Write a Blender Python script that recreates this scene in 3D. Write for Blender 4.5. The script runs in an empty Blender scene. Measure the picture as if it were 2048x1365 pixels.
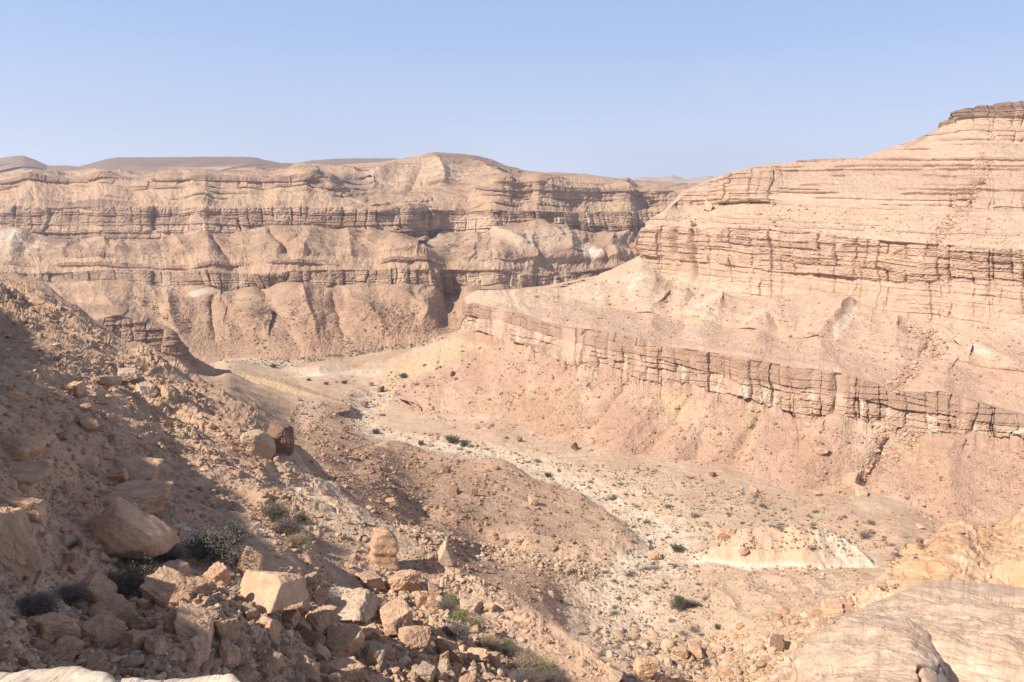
import bpy, math, random
import numpy as np
R = math.radians
rng = np.random.default_rng(7)
random.seed(7)
F = 1569.0; PITCH = R(10.2); CP, SP = math.cos(PITCH), math.sin(PITCH)
SC = bpy.context.scene
COL = SC.collection

# ------------------------------------------------------------------ camera
cd = bpy.data.cameras.new('camera'); cam = bpy.data.objects.new('camera', cd); COL.objects.link(cam)
cd.sensor_width = 36; cd.lens = F / 2048 * 36; cd.clip_start = .1; cd.clip_end = 30000
cam.location = (0, 0, 0); cam.rotation_euler = (R(90) - PITCH, 0, 0)
SC.camera = cam
SC.render.resolution_x = 1024; SC.render.resolution_y = 682

# ------------------------------------------------------------------ sun, sky, exposure
SUN_EL = R(42)
EXPO = .47; SKYS = .08; SKYK = 1 / (SKYS * 2 ** EXPO)
SH = np.array([-.82, -.57]); SH /= np.linalg.norm(SH)              # horizontal direction towards the sun
SUN = np.array([SH[0] * math.cos(SUN_EL), SH[1] * math.cos(SUN_EL), math.sin(SUN_EL)])
from mathutils import Vector
ld = bpy.data.lights.new('sun', 'SUN'); lo = bpy.data.objects.new('sun', ld); COL.objects.link(lo)
ld.energy = 5.0; ld.angle = R(.53); ld.color = (1, .94, .86)
lo.rotation_euler = Vector(SUN).to_track_quat('Z', 'Y').to_euler()
W = bpy.data.worlds.new('World'); SC.world = W; W.use_nodes = True
nt = W.node_tree; bg = nt.nodes['Background']
sky = nt.nodes.new('ShaderNodeTexSky'); sky.sky_type = 'NISHITA'; sky.sun_disc = False
sky.sun_elevation = SUN_EL; sky.sun_rotation = math.atan2(SH[0], SH[1]); sky.air_density = 1.0
sky.dust_density = 1.6; sky.ozone_density = 1.5; sky.altitude = 300
# thin cirrus wisps low over the right
tc = nt.nodes.new('ShaderNodeTexCoord')
mp = nt.nodes.new('ShaderNodeMapping'); mp.inputs['Scale'].default_value = (3.0, 3.0, 11.0)
mp.inputs['Location'].default_value = (1.3, .2, .4)
nz = nt.nodes.new('ShaderNodeTexNoise'); nz.inputs['Scale'].default_value = 1.6; nz.inputs['Detail'].default_value = 8; nz.inputs['Roughness'].default_value = .55
rp = nt.nodes.new('ShaderNodeMapRange'); rp.inputs[1].default_value = .52; rp.inputs[2].default_value = .8; rp.inputs[3].default_value = 0; rp.inputs[4].default_value = .5
mx = nt.nodes.new('ShaderNodeMixRGB'); mx.inputs['Color2'].default_value = (.80 * SKYK, .84 * SKYK, .98 * SKYK, 1)
nt.links.new(tc.outputs['Generated'], mp.inputs[0]); nt.links.new(mp.outputs[0], nz.inputs['Vector'])
nt.links.new(nz.outputs[0], rp.inputs[0]); sx0 = nt.nodes.new('ShaderNodeSeparateXYZ'); nt.links.new(tc.outputs['Generated'], sx0.inputs[0])
lowm = nt.nodes.new('ShaderNodeMapRange'); lowm.inputs[1].default_value = .17; lowm.inputs[2].default_value = .09; lowm.inputs[3].default_value = 0; lowm.inputs[4].default_value = 1; nt.links.new(sx0.outputs['Z'], lowm.inputs[0])
rgt = nt.nodes.new('ShaderNodeMapRange'); rgt.inputs[1].default_value = .03; rgt.inputs[2].default_value = .2; nt.links.new(sx0.outputs['X'], rgt.inputs[0])
m1_ = nt.nodes.new('ShaderNodeMath'); m1_.operation = 'MULTIPLY'; nt.links.new(lowm.outputs[0], m1_.inputs[0]); nt.links.new(rgt.outputs[0], m1_.inputs[1])
m2_ = nt.nodes.new('ShaderNodeMath'); m2_.operation = 'MULTIPLY'; nt.links.new(m1_.outputs[0], m2_.inputs[0]); nt.links.new(rp.outputs[0], m2_.inputs[1]); nt.links.new(m2_.outputs[0], mx.inputs[0])
# dusty lower sky: pale lavender at the horizon, bluer upwards
sx = nt.nodes.new('ShaderNodeSeparateXYZ'); nt.links.new(tc.outputs['Generated'], sx.inputs[0])
hr = nt.nodes.new('ShaderNodeValToRGB'); hr.color_ramp.elements[0].position = 0; hr.color_ramp.elements[1].position = 1
nt.links.new(sx.outputs['Z'], hr.inputs[0])
for e, c in ((hr.color_ramp.elements[0], (.95, 1.02, 1.22, 1)), (hr.color_ramp.elements[1], (.15, .17, .25, 1))): e.color = c
for p_, c in ((.05, (.80, .90, 1.14, 1)), (.10, (.62, .76, 1.06, 1)), (.18, (.46, .63, .98, 1)), (.27, (.37, .55, .93, 1)), (.55, (.22, .29, .46, 1))):
    e = hr.color_ramp.elements.new(p_); e.color = c
hm = nt.nodes.new('ShaderNodeVectorMath'); hm.operation = 'SCALE'; hm.inputs['Scale'].default_value = SKYK * 1.02; nt.links.new(hr.outputs[0], hm.inputs[0])
tn = nt.nodes.new('ShaderNodeMixRGB'); tn.inputs[0].default_value = .85
nt.links.new(sky.outputs[0], tn.inputs['Color1']); nt.links.new(hm.outputs[0], tn.inputs['Color2']); nt.links.new(tn.outputs[0], mx.inputs['Color1'])
nt.links.new(mx.outputs[0], bg.inputs[0]); bg.inputs[1].default_value = SKYS
vs = SC.view_settings; vs.view_transform = 'Standard'; vs.look = 'None'; vs.gamma = 1; vs.use_curve_mapping = False
vs.exposure = EXPO
SC.cycles.volume_bounces = 0; SC.cycles.max_bounces = 5; SC.cycles.diffuse_bounces = 3

# ------------------------------------------------------------------ noise
PERM = np.random.default_rng(1).permutation(65536).astype(np.int64)
_ang = np.random.default_rng(2).uniform(0, 2 * np.pi, 65536)
GX, GY = np.cos(_ang).astype(np.float32), np.sin(_ang).astype(np.float32)
RND = np.random.default_rng(3).random(65536).astype(np.float32)
def h2(i, j, seed=0):
    return PERM[(PERM[(i + seed * 7919) & 65535] + j) & 65535]
def pn(x, y, seed=0):
    x = np.asarray(x, np.float32); y = np.asarray(y, np.float32)
    x, y = np.broadcast_arrays(x, y)
    xi = np.floor(x); yi = np.floor(y); fx = x - xi; fy = y - yi
    xi = xi.astype(np.int64); yi = yi.astype(np.int64)
    u = fx * fx * fx * (fx * (fx * 6 - 15) + 10); v = fy * fy * fy * (fy * (fy * 6 - 15) + 10)
    def g(i, j, a, b):
        h = h2(xi + i, yi + j, seed); return GX[h] * a + GY[h] * b
    a = g(0, 0, fx, fy); b = g(1, 0, fx - 1, fy); c = g(0, 1, fx, fy - 1); d = g(1, 1, fx - 1, fy - 1)
    return ((a + u * (b - a)) * (1 - v) + (c + u * (d - c)) * v) * 1.5
def fbm(x, y, o=4, seed=0, gain=.5, lac=2.07):
    s = 0; a = 1.; t = 0
    for k in range(o):
        s = s + a * pn(x, y, seed + k * 13); t += a; a *= gain; x = x * lac + 17.3; y = y * lac + 5.7
    return s / t * 1.3
def ridged(x, y, o=4, seed=0, gain=.5):
    s = 0; a = 1.; t = 0
    for k in range(o):
        s = s + a * (1 - 2 * np.abs(pn(x, y, seed + k * 13))); t += a; a *= gain; x = x * 2.03 + 3.1; y = y * 2.03 + 9.2
    return s / t
def n3(D, k, seed, o=4):
    x, y, z = D[:, 0] * k, D[:, 1] * k, D[:, 2] * k
    return (fbm(x + 1.7 * z, y - .6 * z, o, seed) + fbm(y + 9.1 + .8 * x, z + 1.3 * y, o, seed + 1) + fbm(z + 4.4, x - .7 * y, o, seed + 2)) / 1.7
def sst(a, b, x):
    t = np.clip((x - a) / (b - a), 0, 1); return t * t * (3 - 2 * t)
def cells1(x, seed=0, jit=.8):
    """1D voronoi: returns cell id, distance to the boundary (in cell units)"""
    i = np.floor(x).astype(np.int64)
    def pos(k): return k + jit * (RND[h2(k, k * 0 + 3, seed)] - .5)      # boundary positions
    b0 = pos(i); b1 = pos(i + 1)
    idx = np.where(x < b0, i - 1, np.where(x > b1, i + 1, i))
    lo = pos(idx); hi = pos(idx + 1)
    return idx, np.minimum(x - lo, hi - x), (x - lo) / np.maximum(hi - lo, 1e-3)
def r1(idx, seed): return RND[h2(idx, idx * 0 + 11, seed)]
def r2(i, j, seed): return RND[h2(i, j, seed)]

# ------------------------------------------------------------------ photo-space helpers
def ray(px, py):
    dx = (np.asarray(px, float) - 1024) / F; dy = (682.5 - np.asarray(py, float)) / F
    yc = CP + dy * SP; zc = -SP + dy * CP
    return dx / yc, zc / yc                        # X/Y and Z/Y
def world(px, py, Y):
    a, b = ray(px, py); return np.stack([a * Y, Y + 0 * a, b * Y], -1)
def project(P):
    x, y, z = P[..., 0], P[..., 1], P[..., 2]
    f = y * CP - z * SP; u = y * SP + z * CP
    return 1024 + F * x / f, 682.5 - F * u / f
def Yz(px, py, z):
    return z / ray(px, py)[1]
def tps(pts):
    p = np.array(pts, float); X = p[:, :2] / 500.; v = 1 / p[:, 2]; n = len(p)
    def U(r2_): return .5 * r2_ * np.log(np.maximum(r2_, 1e-12))
    D = ((X[:, None] - X[None]) ** 2).sum(-1)
    A = np.zeros((n + 3, n + 3)); A[:n, :n] = U(D) + 1e-4 * np.eye(n); A[:n, n] = 1; A[:n, n + 1:] = X; A[n, :n] = 1; A[n + 1:, :n] = X.T
    w = np.linalg.solve(A, np.r_[v, 0, 0, 0])
    def f(px, py):
        s = w[n] + w[n + 1] * px / 500 + w[n + 2] * py / 500
        for k in range(n):
            s = s + w[k] * U((px / 500 - X[k, 0]) ** 2 + (py / 500 - X[k, 1]) ** 2)
        return 1 / np.maximum(s, 1 / 3000.)
    return f
def blur1(a, k, axis):
    if k < 1: return a
    p = [(0, 0)] * a.ndim; p[axis] = (k, k)
    b = np.pad(a, p, mode='edge')
    def box(c, m):
        n = c.shape[axis]; cs = np.cumsum(c, axis=axis, dtype=np.float64)
        z = np.zeros_like(np.take(cs, [0], axis)); cs = np.concatenate([z, cs], axis)
        hi = np.take(cs, np.arange(m, n + 1), axis); lo = np.take(cs, np.arange(0, n + 1 - m), axis)
        return (hi - lo) / m
    return box(box(b, k + 1), k + 1)
def blur(a, ku, kv): return blur1(blur1(a, kv, 0), ku, 1)
def lerp_pts(pts, px):
    p = np.array(sorted(pts), float); return [np.interp(px, p[:, 0], p[:, i]) for i in range(1, p.shape[1])]

# ------------------------------------------------------------------ meshes from arrays
def mesh_arrays(name, V, Fc, cols=None, smooth=True, mat=None):
    me = bpy.data.meshes.new(name); V = np.asarray(V, np.float32); Fc = np.asarray(Fc, np.int32)
    k = Fc.shape[1]; nf = len(Fc)
    me.vertices.add(len(V)); me.vertices.foreach_set('co', V.ravel())
    me.loops.add(nf * k); me.loops.foreach_set('vertex_index', Fc.ravel())
    me.polygons.add(nf); me.polygons.foreach_set('loop_start', np.arange(0, nf * k, k, dtype=np.int32))
    if smooth: me.polygons.foreach_set('use_smooth', np.ones(nf, bool))
    me.update(calc_edges=True)
    if not smooth: me.shade_flat()
    if cols is not None:
        at = me.color_attributes.new('Col', 'FLOAT_COLOR', 'POINT')
        c = np.ones((len(V), 4), np.float32); c[:, :3] = cols; at.data.foreach_set('color', c.ravel())
    if mat: me.materials.append(mat)
    return me
def link(name, me, label=None, cat=None, group=None, kind=None, parent=None):
    o = bpy.data.objects.new(name, me); COL.objects.link(o)
    if label: o['label'] = label
    if cat: o['category'] = cat
    if group: o['group'] = group
    if kind: o['kind'] = kind
    if parent: o.parent = parent
    return o
def grid_faces(r, c):
    i = np.arange(r * c, dtype=np.int32).reshape(r, c)
    return np.stack([i[:-1, :-1], i[:-1, 1:], i[1:, 1:], i[1:, :-1]], -1).reshape(-1, 4)

# ------------------------------------------------------------------ materials
def rock_material(name, bump=.5, fine=6.0, base=None, scale=1.0, rough=.95, spread=.10, crack=.22, dist=.22):
    m = bpy.data.materials.new(name); m.use_nodes = True; n = m.node_tree; N = n.nodes; L = n.links
    b = N['Principled BSDF']; b.inputs['Roughness'].default_value = rough
    b.inputs['Specular IOR Level'].default_value = .15
    geo = N.new('ShaderNodeNewGeometry')
    def noise(s, d, r=.6):
        q = N.new('ShaderNodeTexNoise'); q.inputs['Scale'].default_value = s * scale; q.inputs['Detail'].default_value = d
        q.inputs['Roughness'].default_value = r; L.new(src, q.inputs['Vector']); return q
    if base is None:
        at = N.new('ShaderNodeAttribute'); at.attribute_name = 'Col'; colr = at.outputs['Color']; src = geo.outputs['Position']
    else:
        tcn = N.new('ShaderNodeTexCoord'); src = tcn.outputs['Object']
        oi = N.new('ShaderNodeObjectInfo'); cr = N.new('ShaderNodeMixRGB')
        cr.inputs[1].default_value = (*base[0], 1); cr.inputs[2].default_value = (*base[1], 1)
        L.new(oi.outputs['Random'], cr.inputs[0]); colr = cr.outputs[0]
    n1 = noise(fine * .35, 9, .62)
    mr = N.new('ShaderNodeMapRange'); mr.inputs[1].default_value = .3; mr.inputs[2].default_value = .7
    mr.inputs[3].default_value = 1 - spread * 1.4; mr.inputs[4].default_value = 1 + spread
    L.new(n1.outputs[0], mr.inputs[0])
    mul = N.new('ShaderNodeVectorMath'); mul.operation = 'SCALE'; L.new(colr, mul.inputs[0]); L.new(mr.outputs[0], mul.inputs['Scale'])
    L.new(mul.outputs[0], b.inputs['Base Color'])
    n2 = noise(fine, 9, .66)
    vo = N.new('ShaderNodeTexVoronoi'); vo.feature = 'DISTANCE_TO_EDGE'; vo.inputs['Scale'].default_value = fine * crack
    nd = noise(fine * crack * 1.3, 4, .6); va = N.new('ShaderNodeVectorMath'); va.operation = 'MULTIPLY_ADD'
    va.inputs[1].default_value = (1.1 / fine / crack,) * 3; L.new(nd.outputs['Color'], va.inputs[0]); L.new(src, va.inputs[2]); L.new(va.outputs[0], vo.inputs['Vector'])
    cm = N.new('ShaderNodeMapRange'); cm.inputs[1].default_value = 0; cm.inputs[2].default_value = .045; cm.inputs[3].default_value = -.22; cm.inputs[4].default_value = 0
    L.new(vo.outputs['Distance'], cm.inputs[0]); ad = N.new('ShaderNodeMath'); ad.operation = 'ADD'; L.new(n2.outputs[0], ad.inputs[0]); L.new(cm.outputs[0], ad.inputs[1])
    bp = N.new('ShaderNodeBump'); bp.inputs['Strength'].default_value = bump; bp.inputs['Distance'].default_value = dist / fine
    L.new(ad.outputs[0], bp.inputs['Height']); L.new(bp.outputs[0], b.inputs['Normal'])
    return m
M_FAR = rock_material('far_rock', .6, .5, dist=.4)
M_MID = rock_material('canyon_rock', .55, .9, dist=.35)
M_NEAR = rock_material('near_rock', .9, 5.0)
M_OUT = rock_material('outcrop_rock', .9, 6.0, crack=.12, dist=.25, spread=.16)

# palette (real base colours)
C_TAL = np.array([.47, .305, .195]); C_TALD = np.array([.33, .20, .13]); C_LIGHT = np.array([.585, .425, .295])
C_CLF = np.array([.52, .355, .24]); C_VAR = np.array([.24, .145, .098]); C_WHITE = np.array([.68, .57, .44])
C_YEL = np.array([.54, .40, .225]); C_PINK = np.array([.485, .322, .222]); C_ORG = np.array([.50, .295, .165])
def mixc(c, d, t):
    t = np.clip(t, 0, 1)[..., None]; return c * (1 - t) + np.asarray(d) * t
def blobs(col, px, py, lst, seed=50):
    """patches of differently coloured ground: (px, py, rx, ry, angle, colour, strength)"""
    w = fbm(px / 26, py / 16, 4, seed) * .7
    for (x, y, rx, ry, a, c, s) in lst:
        ca, sa = math.cos(R(a)), math.sin(R(a)); dx, dy = px - x, py - y
        q = ((dx * ca + dy * sa) / rx) ** 2 + ((-dx * sa + dy * ca) / ry) ** 2
        col = mixc(col, c, s * sst(1.25, .45, np.sqrt(q) + w))
    return col

def ribs(px, py, lst):
    d = np.zeros(px.shape)
    for (x0, y0, x1, y1, w, a) in lst:
        ex, ey = x1 - x0, y1 - y0; L2 = ex * ex + ey * ey; t = ((px - x0) * ex + (py - y0) * ey) / L2; tc_ = np.clip(t, 0, 1)
        q = np.hypot(px - x0 - ex * tc_, (py - y0 - ey * tc_)); ww = w * (.45 + .8 * tc_)
        d += a * np.exp(-(q / ww) ** 1.3) * sst(-.25, .25, t)
    return d
SHEETS = []
def normals(P):
    du = np.gradient(P, axis=1); dv = np.gradient(P, axis=0); n = np.cross(du, dv)
    n /= np.maximum(np.linalg.norm(n, axis=-1, keepdims=True), 1e-9)
    s = np.sign(-(n * P).sum(-1, keepdims=True)); s[s == 0] = 1
    return n * s
def make_sheet(name, P, col, mat, reg=True, smooth=True, **kw):
    me = mesh_arrays(name, P.reshape(-1, 3), grid_faces(*P.shape[:2]), col.reshape(-1, 3), smooth, mat)
    o = link(name, me, **kw)
    if reg: SHEETS.append((name, P))
    return o
def level_grid(x0, x1, nc, levels, sm=2):
    """levels bottom to top: (points [(px, py, Y)], rows to the next level, {weights})"""
    px = np.linspace(x0, x1, nc); rows_py = []; rows_iy = []; wts = {}
    keys = set(k for l in levels for k in l[2]); W_ = {k: [] for k in keys}
    LV = []
    for i, (pts, nr, w) in enumerate(levels):
        py, Y = lerp_pts(pts, px); iy = 1 / Y
        j = int(sm * nc / (x1 - x0)) + 1
        py = blur1(py[None], j, 1)[0]; iy = blur1(iy[None], j * 3, 1)[0]
        LV.append([py, iy])
    for i in range(1, len(LV)): LV[i][0] = np.minimum(LV[i][0], LV[i - 1][0] - .05)
    for i in range(len(LV) - 1):
        nr = levels[i][1]; t = (np.arange(nr) / nr)[:, None]
        rows_py.append(LV[i][0] * (1 - t) + LV[i + 1][0] * t); rows_iy.append(LV[i][1] * (1 - t) + LV[i + 1][1] * t)
        for k in keys: W_[k].append(np.full(nr, levels[i][2].get(k, 0.)))
    rows_py.append(LV[-1][0][None]); rows_iy.append(LV[-1][1][None])
    for k in keys: W_[k].append(np.full(1, levels[-2][2].get(k, 0.)))
    py = np.concatenate(rows_py); iy = np.concatenate(rows_iy)
    for k in keys: wts[k] = np.concatenate(W_[k])[:, None]
    return np.broadcast_to(px, py.shape).copy(), py, 1 / iy, wts
def add_back(P, col, n, run, drop):
    """continue the surface over its crest and down the far side"""
    t = (np.arange(1, n + 1) / n)[:, None]; top = P[-1]
    d = top[:, :2] / np.linalg.norm(top[:, :2], axis=1, keepdims=True)
    B = np.zeros((n, P.shape[1], 3)); B[..., :2] = top[None, :, :2] + d[None] * (t * run)[..., None]
    B[..., 2] = top[None, :, 2] - drop * t ** 1.3 + .03 * drop * t * fbm(B[..., 0] / 9, B[..., 1] / 9, 3, 77)
    return np.concatenate([P, B]), np.concatenate([col, np.repeat(col[-1:], n, 0)])
def upslope(P):
    d = np.linalg.norm(np.diff(P, axis=0), axis=-1); d = np.minimum(d, np.percentile(d, 98))
    return blur1(np.concatenate([np.zeros((1, P.shape[1])), np.cumsum(d, 0)]), 25, 1)
def arclen(P, row):
    d = np.linalg.norm(np.diff(P[row, :, :2], axis=0), axis=1)
    return np.concatenate([[0], np.cumsum(np.minimum(d, np.percentile(d, 97)))])[None]

def cliff_disp(s, z, sc, seed, A, B):
    """jointed cliff: buttresses, narrow joints, bedded blocks. sc = metres per main column"""
    sw = s + .16 * sc * fbm(s / sc / 1.5, z / sc / 1.1, 4, seed)
    i1, e1, f1 = cells1(sw / (sc * 2.3), seed + 1); i2, e2, f2 = cells1(sw / (sc * .8), seed + 2)
    zz = z + .18 * sc * fbm(s / sc / 4, z / sc / 3, 2, seed + 3)
    k1, g1, _ = cells1(zz / (sc * .38), seed + 4, .95); k2, g2, _ = cells1(zz / (sc * .14), seed + 5)
    round1 = np.sqrt(np.clip(1 - (2 * f1 - 1) ** 2, 0, 1)); round2 = np.sqrt(np.clip(1 - (2 * f2 - 1) ** 2, 0, 1))
    d = A * (1.1 * (r1(i1, seed) - .5) + .25 * round1 + .55 * (r2(i2, k1 // 3, seed + 9) - .5) + .2 * round2)
    j1 = sst(.40, .95, r1(i1, seed + 30))
    brk = sst(-.25, .25, fbm(s / sc / 2, z / sc * 1.3, 3, seed + 17))
    d = d - A * brk * (.6 * np.exp(-(e1 / .045) ** 2) * j1 + .5 * np.exp(-(e2 / .07) ** 2) * sst(.35, .7, r1(i2, seed + 31)))
    d = d + B * (.7 * (r1(k1, seed + 6) - .5) + .45 * (r2(i2, k1, seed + 7) - .5) + .35 * (r1(k2, seed + 8) - .5) + .3 * (r2(i2 * 3 + 1, k2, seed + 10) - .5))
    d = d - B * .6 * np.exp(-(g1 / .09) ** 2) * (fbm(s / sc, z / sc, 2, seed + 12) > -.1)
    d = d + .5 * B * ridged(s / sc * 4, z / sc * 5, 3, seed + 14) + .8 * A * fbm(s / sc / 3.5, z / sc / 2, 3, seed + 15)
    return d, i2, k1
def strata_disp(s, z, th, seed, A):
    """thin hard beds standing out of a slope"""
    zz = z + .22 * th * fbm(s / 40, z / 30, 3, seed)
    k, g, f = cells1(zz / th, seed + 1, .7)
    hard = r1(k, seed + 2); vis = sst(-.25, .25, fbm(s / (th * 9), z / (th * 2.2), 3, seed + 3) + .9 * (hard - .45))
    prof = np.where(f > .6, 1.0, (f / .6) ** 2 * .25) - .5 * f
    i2, e2, _ = cells1((s + th * .5 * fbm(s / th, z / th, 2, seed)) / (th * 1.3), seed + 4)
    d = A * vis * (prof * (.4 + hard) + .5 * (r2(i2, k, seed + 5) - .5) * (f > .6))
    d = d + .25 * A * fbm(s / th * 1.7, z / th * 1.7, 3, seed + 7)
    return d, vis * (f > .6), hard
def talus_disp(s, z, sc, seed, A):
    w = .5 * fbm(s / sc / 1.3, z / sc / 1.3, 3, seed + 3)
    g = ridged(s / sc + w, z / sc / 6, 2, seed); g2 = ridged(s / sc * 2.6 + w * 2, z / sc * 1.8, 3, seed + 9)
    small = fbm(s / sc * 5, z / sc * 5, 4, seed + 5, .6); med = fbm(s / sc * 1.7, z / sc * 1.4, 3, seed + 7)
    return A * (.62 * g + .10 * g2 + .3 * med + .13 * small), g

Q = 1.0            # mesh density
def qi(n): return max(2, int(n * Q))

# ------------------------------------------------------------------ far canyon wall
def far_wall():
    L = [
     ([(-300, 790, 425), (300, 740, 425), (430, 724, 428), (600, 712, 433), (700, 702, 440), (850, 690, 452), (960, 668, 470), (1100, 655, 500), (1500, 640, 560)], qi(20), {'tal': 1}),
     ([(-300, 770, 432), (300, 725, 432), (430, 712, 436), (600, 703, 440), (700, 695, 446), (850, 680, 458), (960, 660, 476), (1100, 650, 505), (1500, 630, 565)], qi(230), {'tal': 1}),
     # foot of the lower ledge
     ([(-300, 575, 500), (0, 572, 500), (130, 566, 498), (250, 563, 494), (320, 575, 492), (400, 572, 494), (450, 590, 498), (500, 578, 503), (545, 588, 512), (590, 570, 505), (650, 578, 505), (720, 566, 508), (800, 574, 513), (850, 580, 522), (885, 592, 545), (915, 588, 542), (935, 572, 528), (1000, 580, 545), (1100, 583, 575), (1200, 572, 610), (1280, 540, 640), (1500, 520, 680)], qi(52), {'cliff': 1}),
     ([(-300, 548, 508), (0, 552, 507), (130, 548, 506), (250, 544, 502), (400, 545, 502), (500, 550, 508), (600, 545, 510), (700, 540, 513), (800, 542, 520), (850, 544, 526), (885, 540, 532), (935, 541, 536), (1000, 545, 552), (1100, 553, 582), (1200, 545, 618), (1280, 525, 648), (1500, 500, 690)], qi(26), {'strata': 1, 'tal': .3}),
     ([(-300, 520, 525), (0, 520, 525), (300, 515, 520), (600, 515, 528), (800, 518, 538), (900, 520, 545), (1000, 520, 565), (1100, 522, 596), (1200, 522, 630), (1290, 510, 655), (1500, 480, 700)], qi(90), {'tal': 1, 'strata': .25}),
     # foot of the main cliff
     ([(-300, 470, 580), (0, 470, 580), (60, 475, 578), (150, 490, 570), (230, 492, 565), (300, 486, 562), (400, 480, 566), (460, 473, 575), (520, 463, 586), (600, 462, 590), (690, 458, 590), (740, 462, 586), (780, 475, 590), (815, 492, 612), (838, 492, 632), (856, 478, 650), (885, 462, 655), (940, 466, 652), (985, 470, 655), (1030, 452, 668), (1070, 448, 682), (1130, 462, 705), (1200, 468, 735), (1260, 476, 755), (1320, 470, 775), (1500, 460, 800)], qi(34), {'cliff': 1, 'strata': .5}),
     ([(-300, 445, 588), (0, 440, 588), (150, 452, 580), (300, 448, 572), (460, 444, 582), (600, 440, 594), (740, 442, 590), (800, 450, 604), (838, 455, 634), (880, 444, 658), (985, 446, 660), (1030, 438, 672), (1130, 445, 708), (1260, 450, 760), (1500, 440, 805)], qi(44), {'cliff': 1}),
     ([(-300, 418, 590), (0, 416, 590), (150, 420, 584), (300, 414, 576), (460, 420, 586), (600, 416, 597), (700, 416, 595), (760, 420, 594), (830, 419, 634), (860, 419, 655), (900, 420, 662), (1000, 424, 664), (1100, 425, 700), (1200, 426, 742), (1300, 428, 778), (1500, 420, 810)], qi(76), {'strata': 1, 'tal': .2}),
     # foot of the upper band
     ([(-300, 378, 665), (0, 378, 662), (150, 378, 658), (300, 384, 632), (345, 382, 622), (460, 380, 632), (600, 378, 640), (650, 382, 640), (690, 398, 632), (740, 414, 625), (800, 415, 650), (860, 412, 680), (940, 402, 690), (1000, 398, 690), (1100, 400, 720), (1200, 404, 760), (1300, 410, 800), (1500, 410, 840)], qi(34), {'cliff': .55, 'strata': .8}),
     ([(-300, 360, 672), (0, 360, 670), (150, 362, 666), (300, 368, 640), (345, 362, 628), (460, 360, 640), (600, 360, 646), (650, 368, 645), (690, 392, 636), (740, 412, 628), (800, 410, 660), (860, 405, 700), (940, 390, 705), (1000, 371, 698), (1060, 370, 715), (1140, 374, 738), (1200, 376, 768), (1300, 385, 806), (1500, 390, 850)], qi(60), {'strata': .45, 'tal': .5}),
     # bench, then the hill behind
     ([(-300, 357, 900), (0, 355, 900), (200, 355, 900), (400, 353, 900), (600, 352, 900), (680, 355, 900), (740, 376, 870), (800, 382, 860), (900, 378, 870), (990, 366, 880), (1100, 364, 890), (1200, 368, 890), (1300, 378, 890), (1500, 385, 900)], qi(84), {'strata': .9, 'tal': .6}),
     ([(-300, 352, 1150), (0, 350, 1150), (300, 348, 1150), (560, 341, 1150), (640, 336, 1130), (690, 330, 1120), (760, 325, 1100), (800, 319, 1100), (840, 310, 1100), (868, 305, 1100), (900, 307, 1100), (950, 311, 1105), (985, 320, 1110), (1010, 331, 1120), (1050, 341, 1130), (1110, 348, 1140), (1170, 349, 1150), (1200, 354, 1150), (1260, 360, 1150), (1350, 367, 1150), (1500, 380, 1150)], qi(2), {'tal': 1}),
    ]
    px, py, Y, w = level_grid(-300, 1500, qi(1850), L, 2)
    py = py + 2.0 * fbm(px / 60, py / 200, 3, 5) * sst(1000, 800, Y)
    P = world(px, py, Y); s = arclen(P, P.shape[0] // 2); z = P[..., 2]; s = s + 0 * z; q = upslope(P)
    n = normals(P); n = blur(n, 14, 10); n /= np.linalg.norm(n, axis=-1, keepdims=True)
    nh = n.copy(); nh[..., 2] *= .2; nh /= np.maximum(np.linalg.norm(nh, axis=-1, keepdims=True), .3)
    cl = blur1(w['cliff'] + 0 * z, 2, 0); st = blur1(w['strata'] + 0 * z, 3, 0); ta = blur1(w['tal'] + 0 * z, 4, 0)
    sc = 11.
    # debris cones bury the cliffs here and there
    cone = sst(.12, .6, fbm(s / 38 + .8 * fbm(s / 20, q / 20, 3, 92), q / 45, 4, 91)) * sst(-60, -20, z)
    cone = np.clip(1.25 * cone * sst(460, 380, px) + .35 * cone * sst(380, 460, px), 0, 1)
    bays = (11 * (ridged(s / 95, q / 900, 2, 96) - .1) + 4 * fbm(s / 28, q / 120, 3, 97)) * sst(-84, -66, z) * sst(1050, 900, Y)
    d1, ci, ki = cliff_disp(s, z, sc, 20, 3.6, 1.6); d2, led, hard = strata_disp(s, z, 5.2, 40, 3.0)
    d3, gul = talus_disp(s, q, 34., 60, 4.5)
    wv = 6 * fbm(px / 30, py / 30, 3, 66)
    rb = ribs(px + wv, py, [(340, 585, 385, 712, 17, 13), (455, 592, 570, 712, 22, 11), (610, 585, 640, 705, 20, 12), (700, 588, 800, 700, 24, 12), (790, 590, 890, 690, 18, 9), (235, 585, 290, 720, 20, 10), (130, 580, 170, 720, 22, 9), (415, 600, 440, 712, 9, -8), (545, 600, 600, 705, 11, -9), (665, 590, 690, 700, 9, -8),
        (345, 470, 400, 540, 20, 9), (640, 470, 600, 540, 24, 9), (735, 460, 850, 540, 24, 12), (700, 462, 700, 540, 22, 8), (170, 490, 100, 545, 22, 10), (1000, 468, 1070, 540, 20, 12), (1060, 455, 1160, 545, 24, 12), (1190, 480, 1240, 530, 18, 10), (950, 470, 930, 535, 18, 9), (430, 490, 480, 548, 10, -9), (545, 475, 600, 545, 10, -8), (260, 495, 230, 545, 12, 7),
        (560, 342, 700, 352, 8, 14), (870, 306, 890, 372, 22, 30), (930, 316, 1010, 368, 12, 18), (800, 320, 740, 372, 18, 22), (700, 332, 600, 352, 16, 14), (845, 320, 820, 380, 10, -14)])
    d3 = d3 + .62 * rb
    d = bays + d1 * cl * (1 - .8 * cone) + d2 * st * (1 - .7 * cone) + d3 * ta * sst(-90, -70, z + 0)
    far = np.clip(Y / 600, 1, 2.2)
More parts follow.
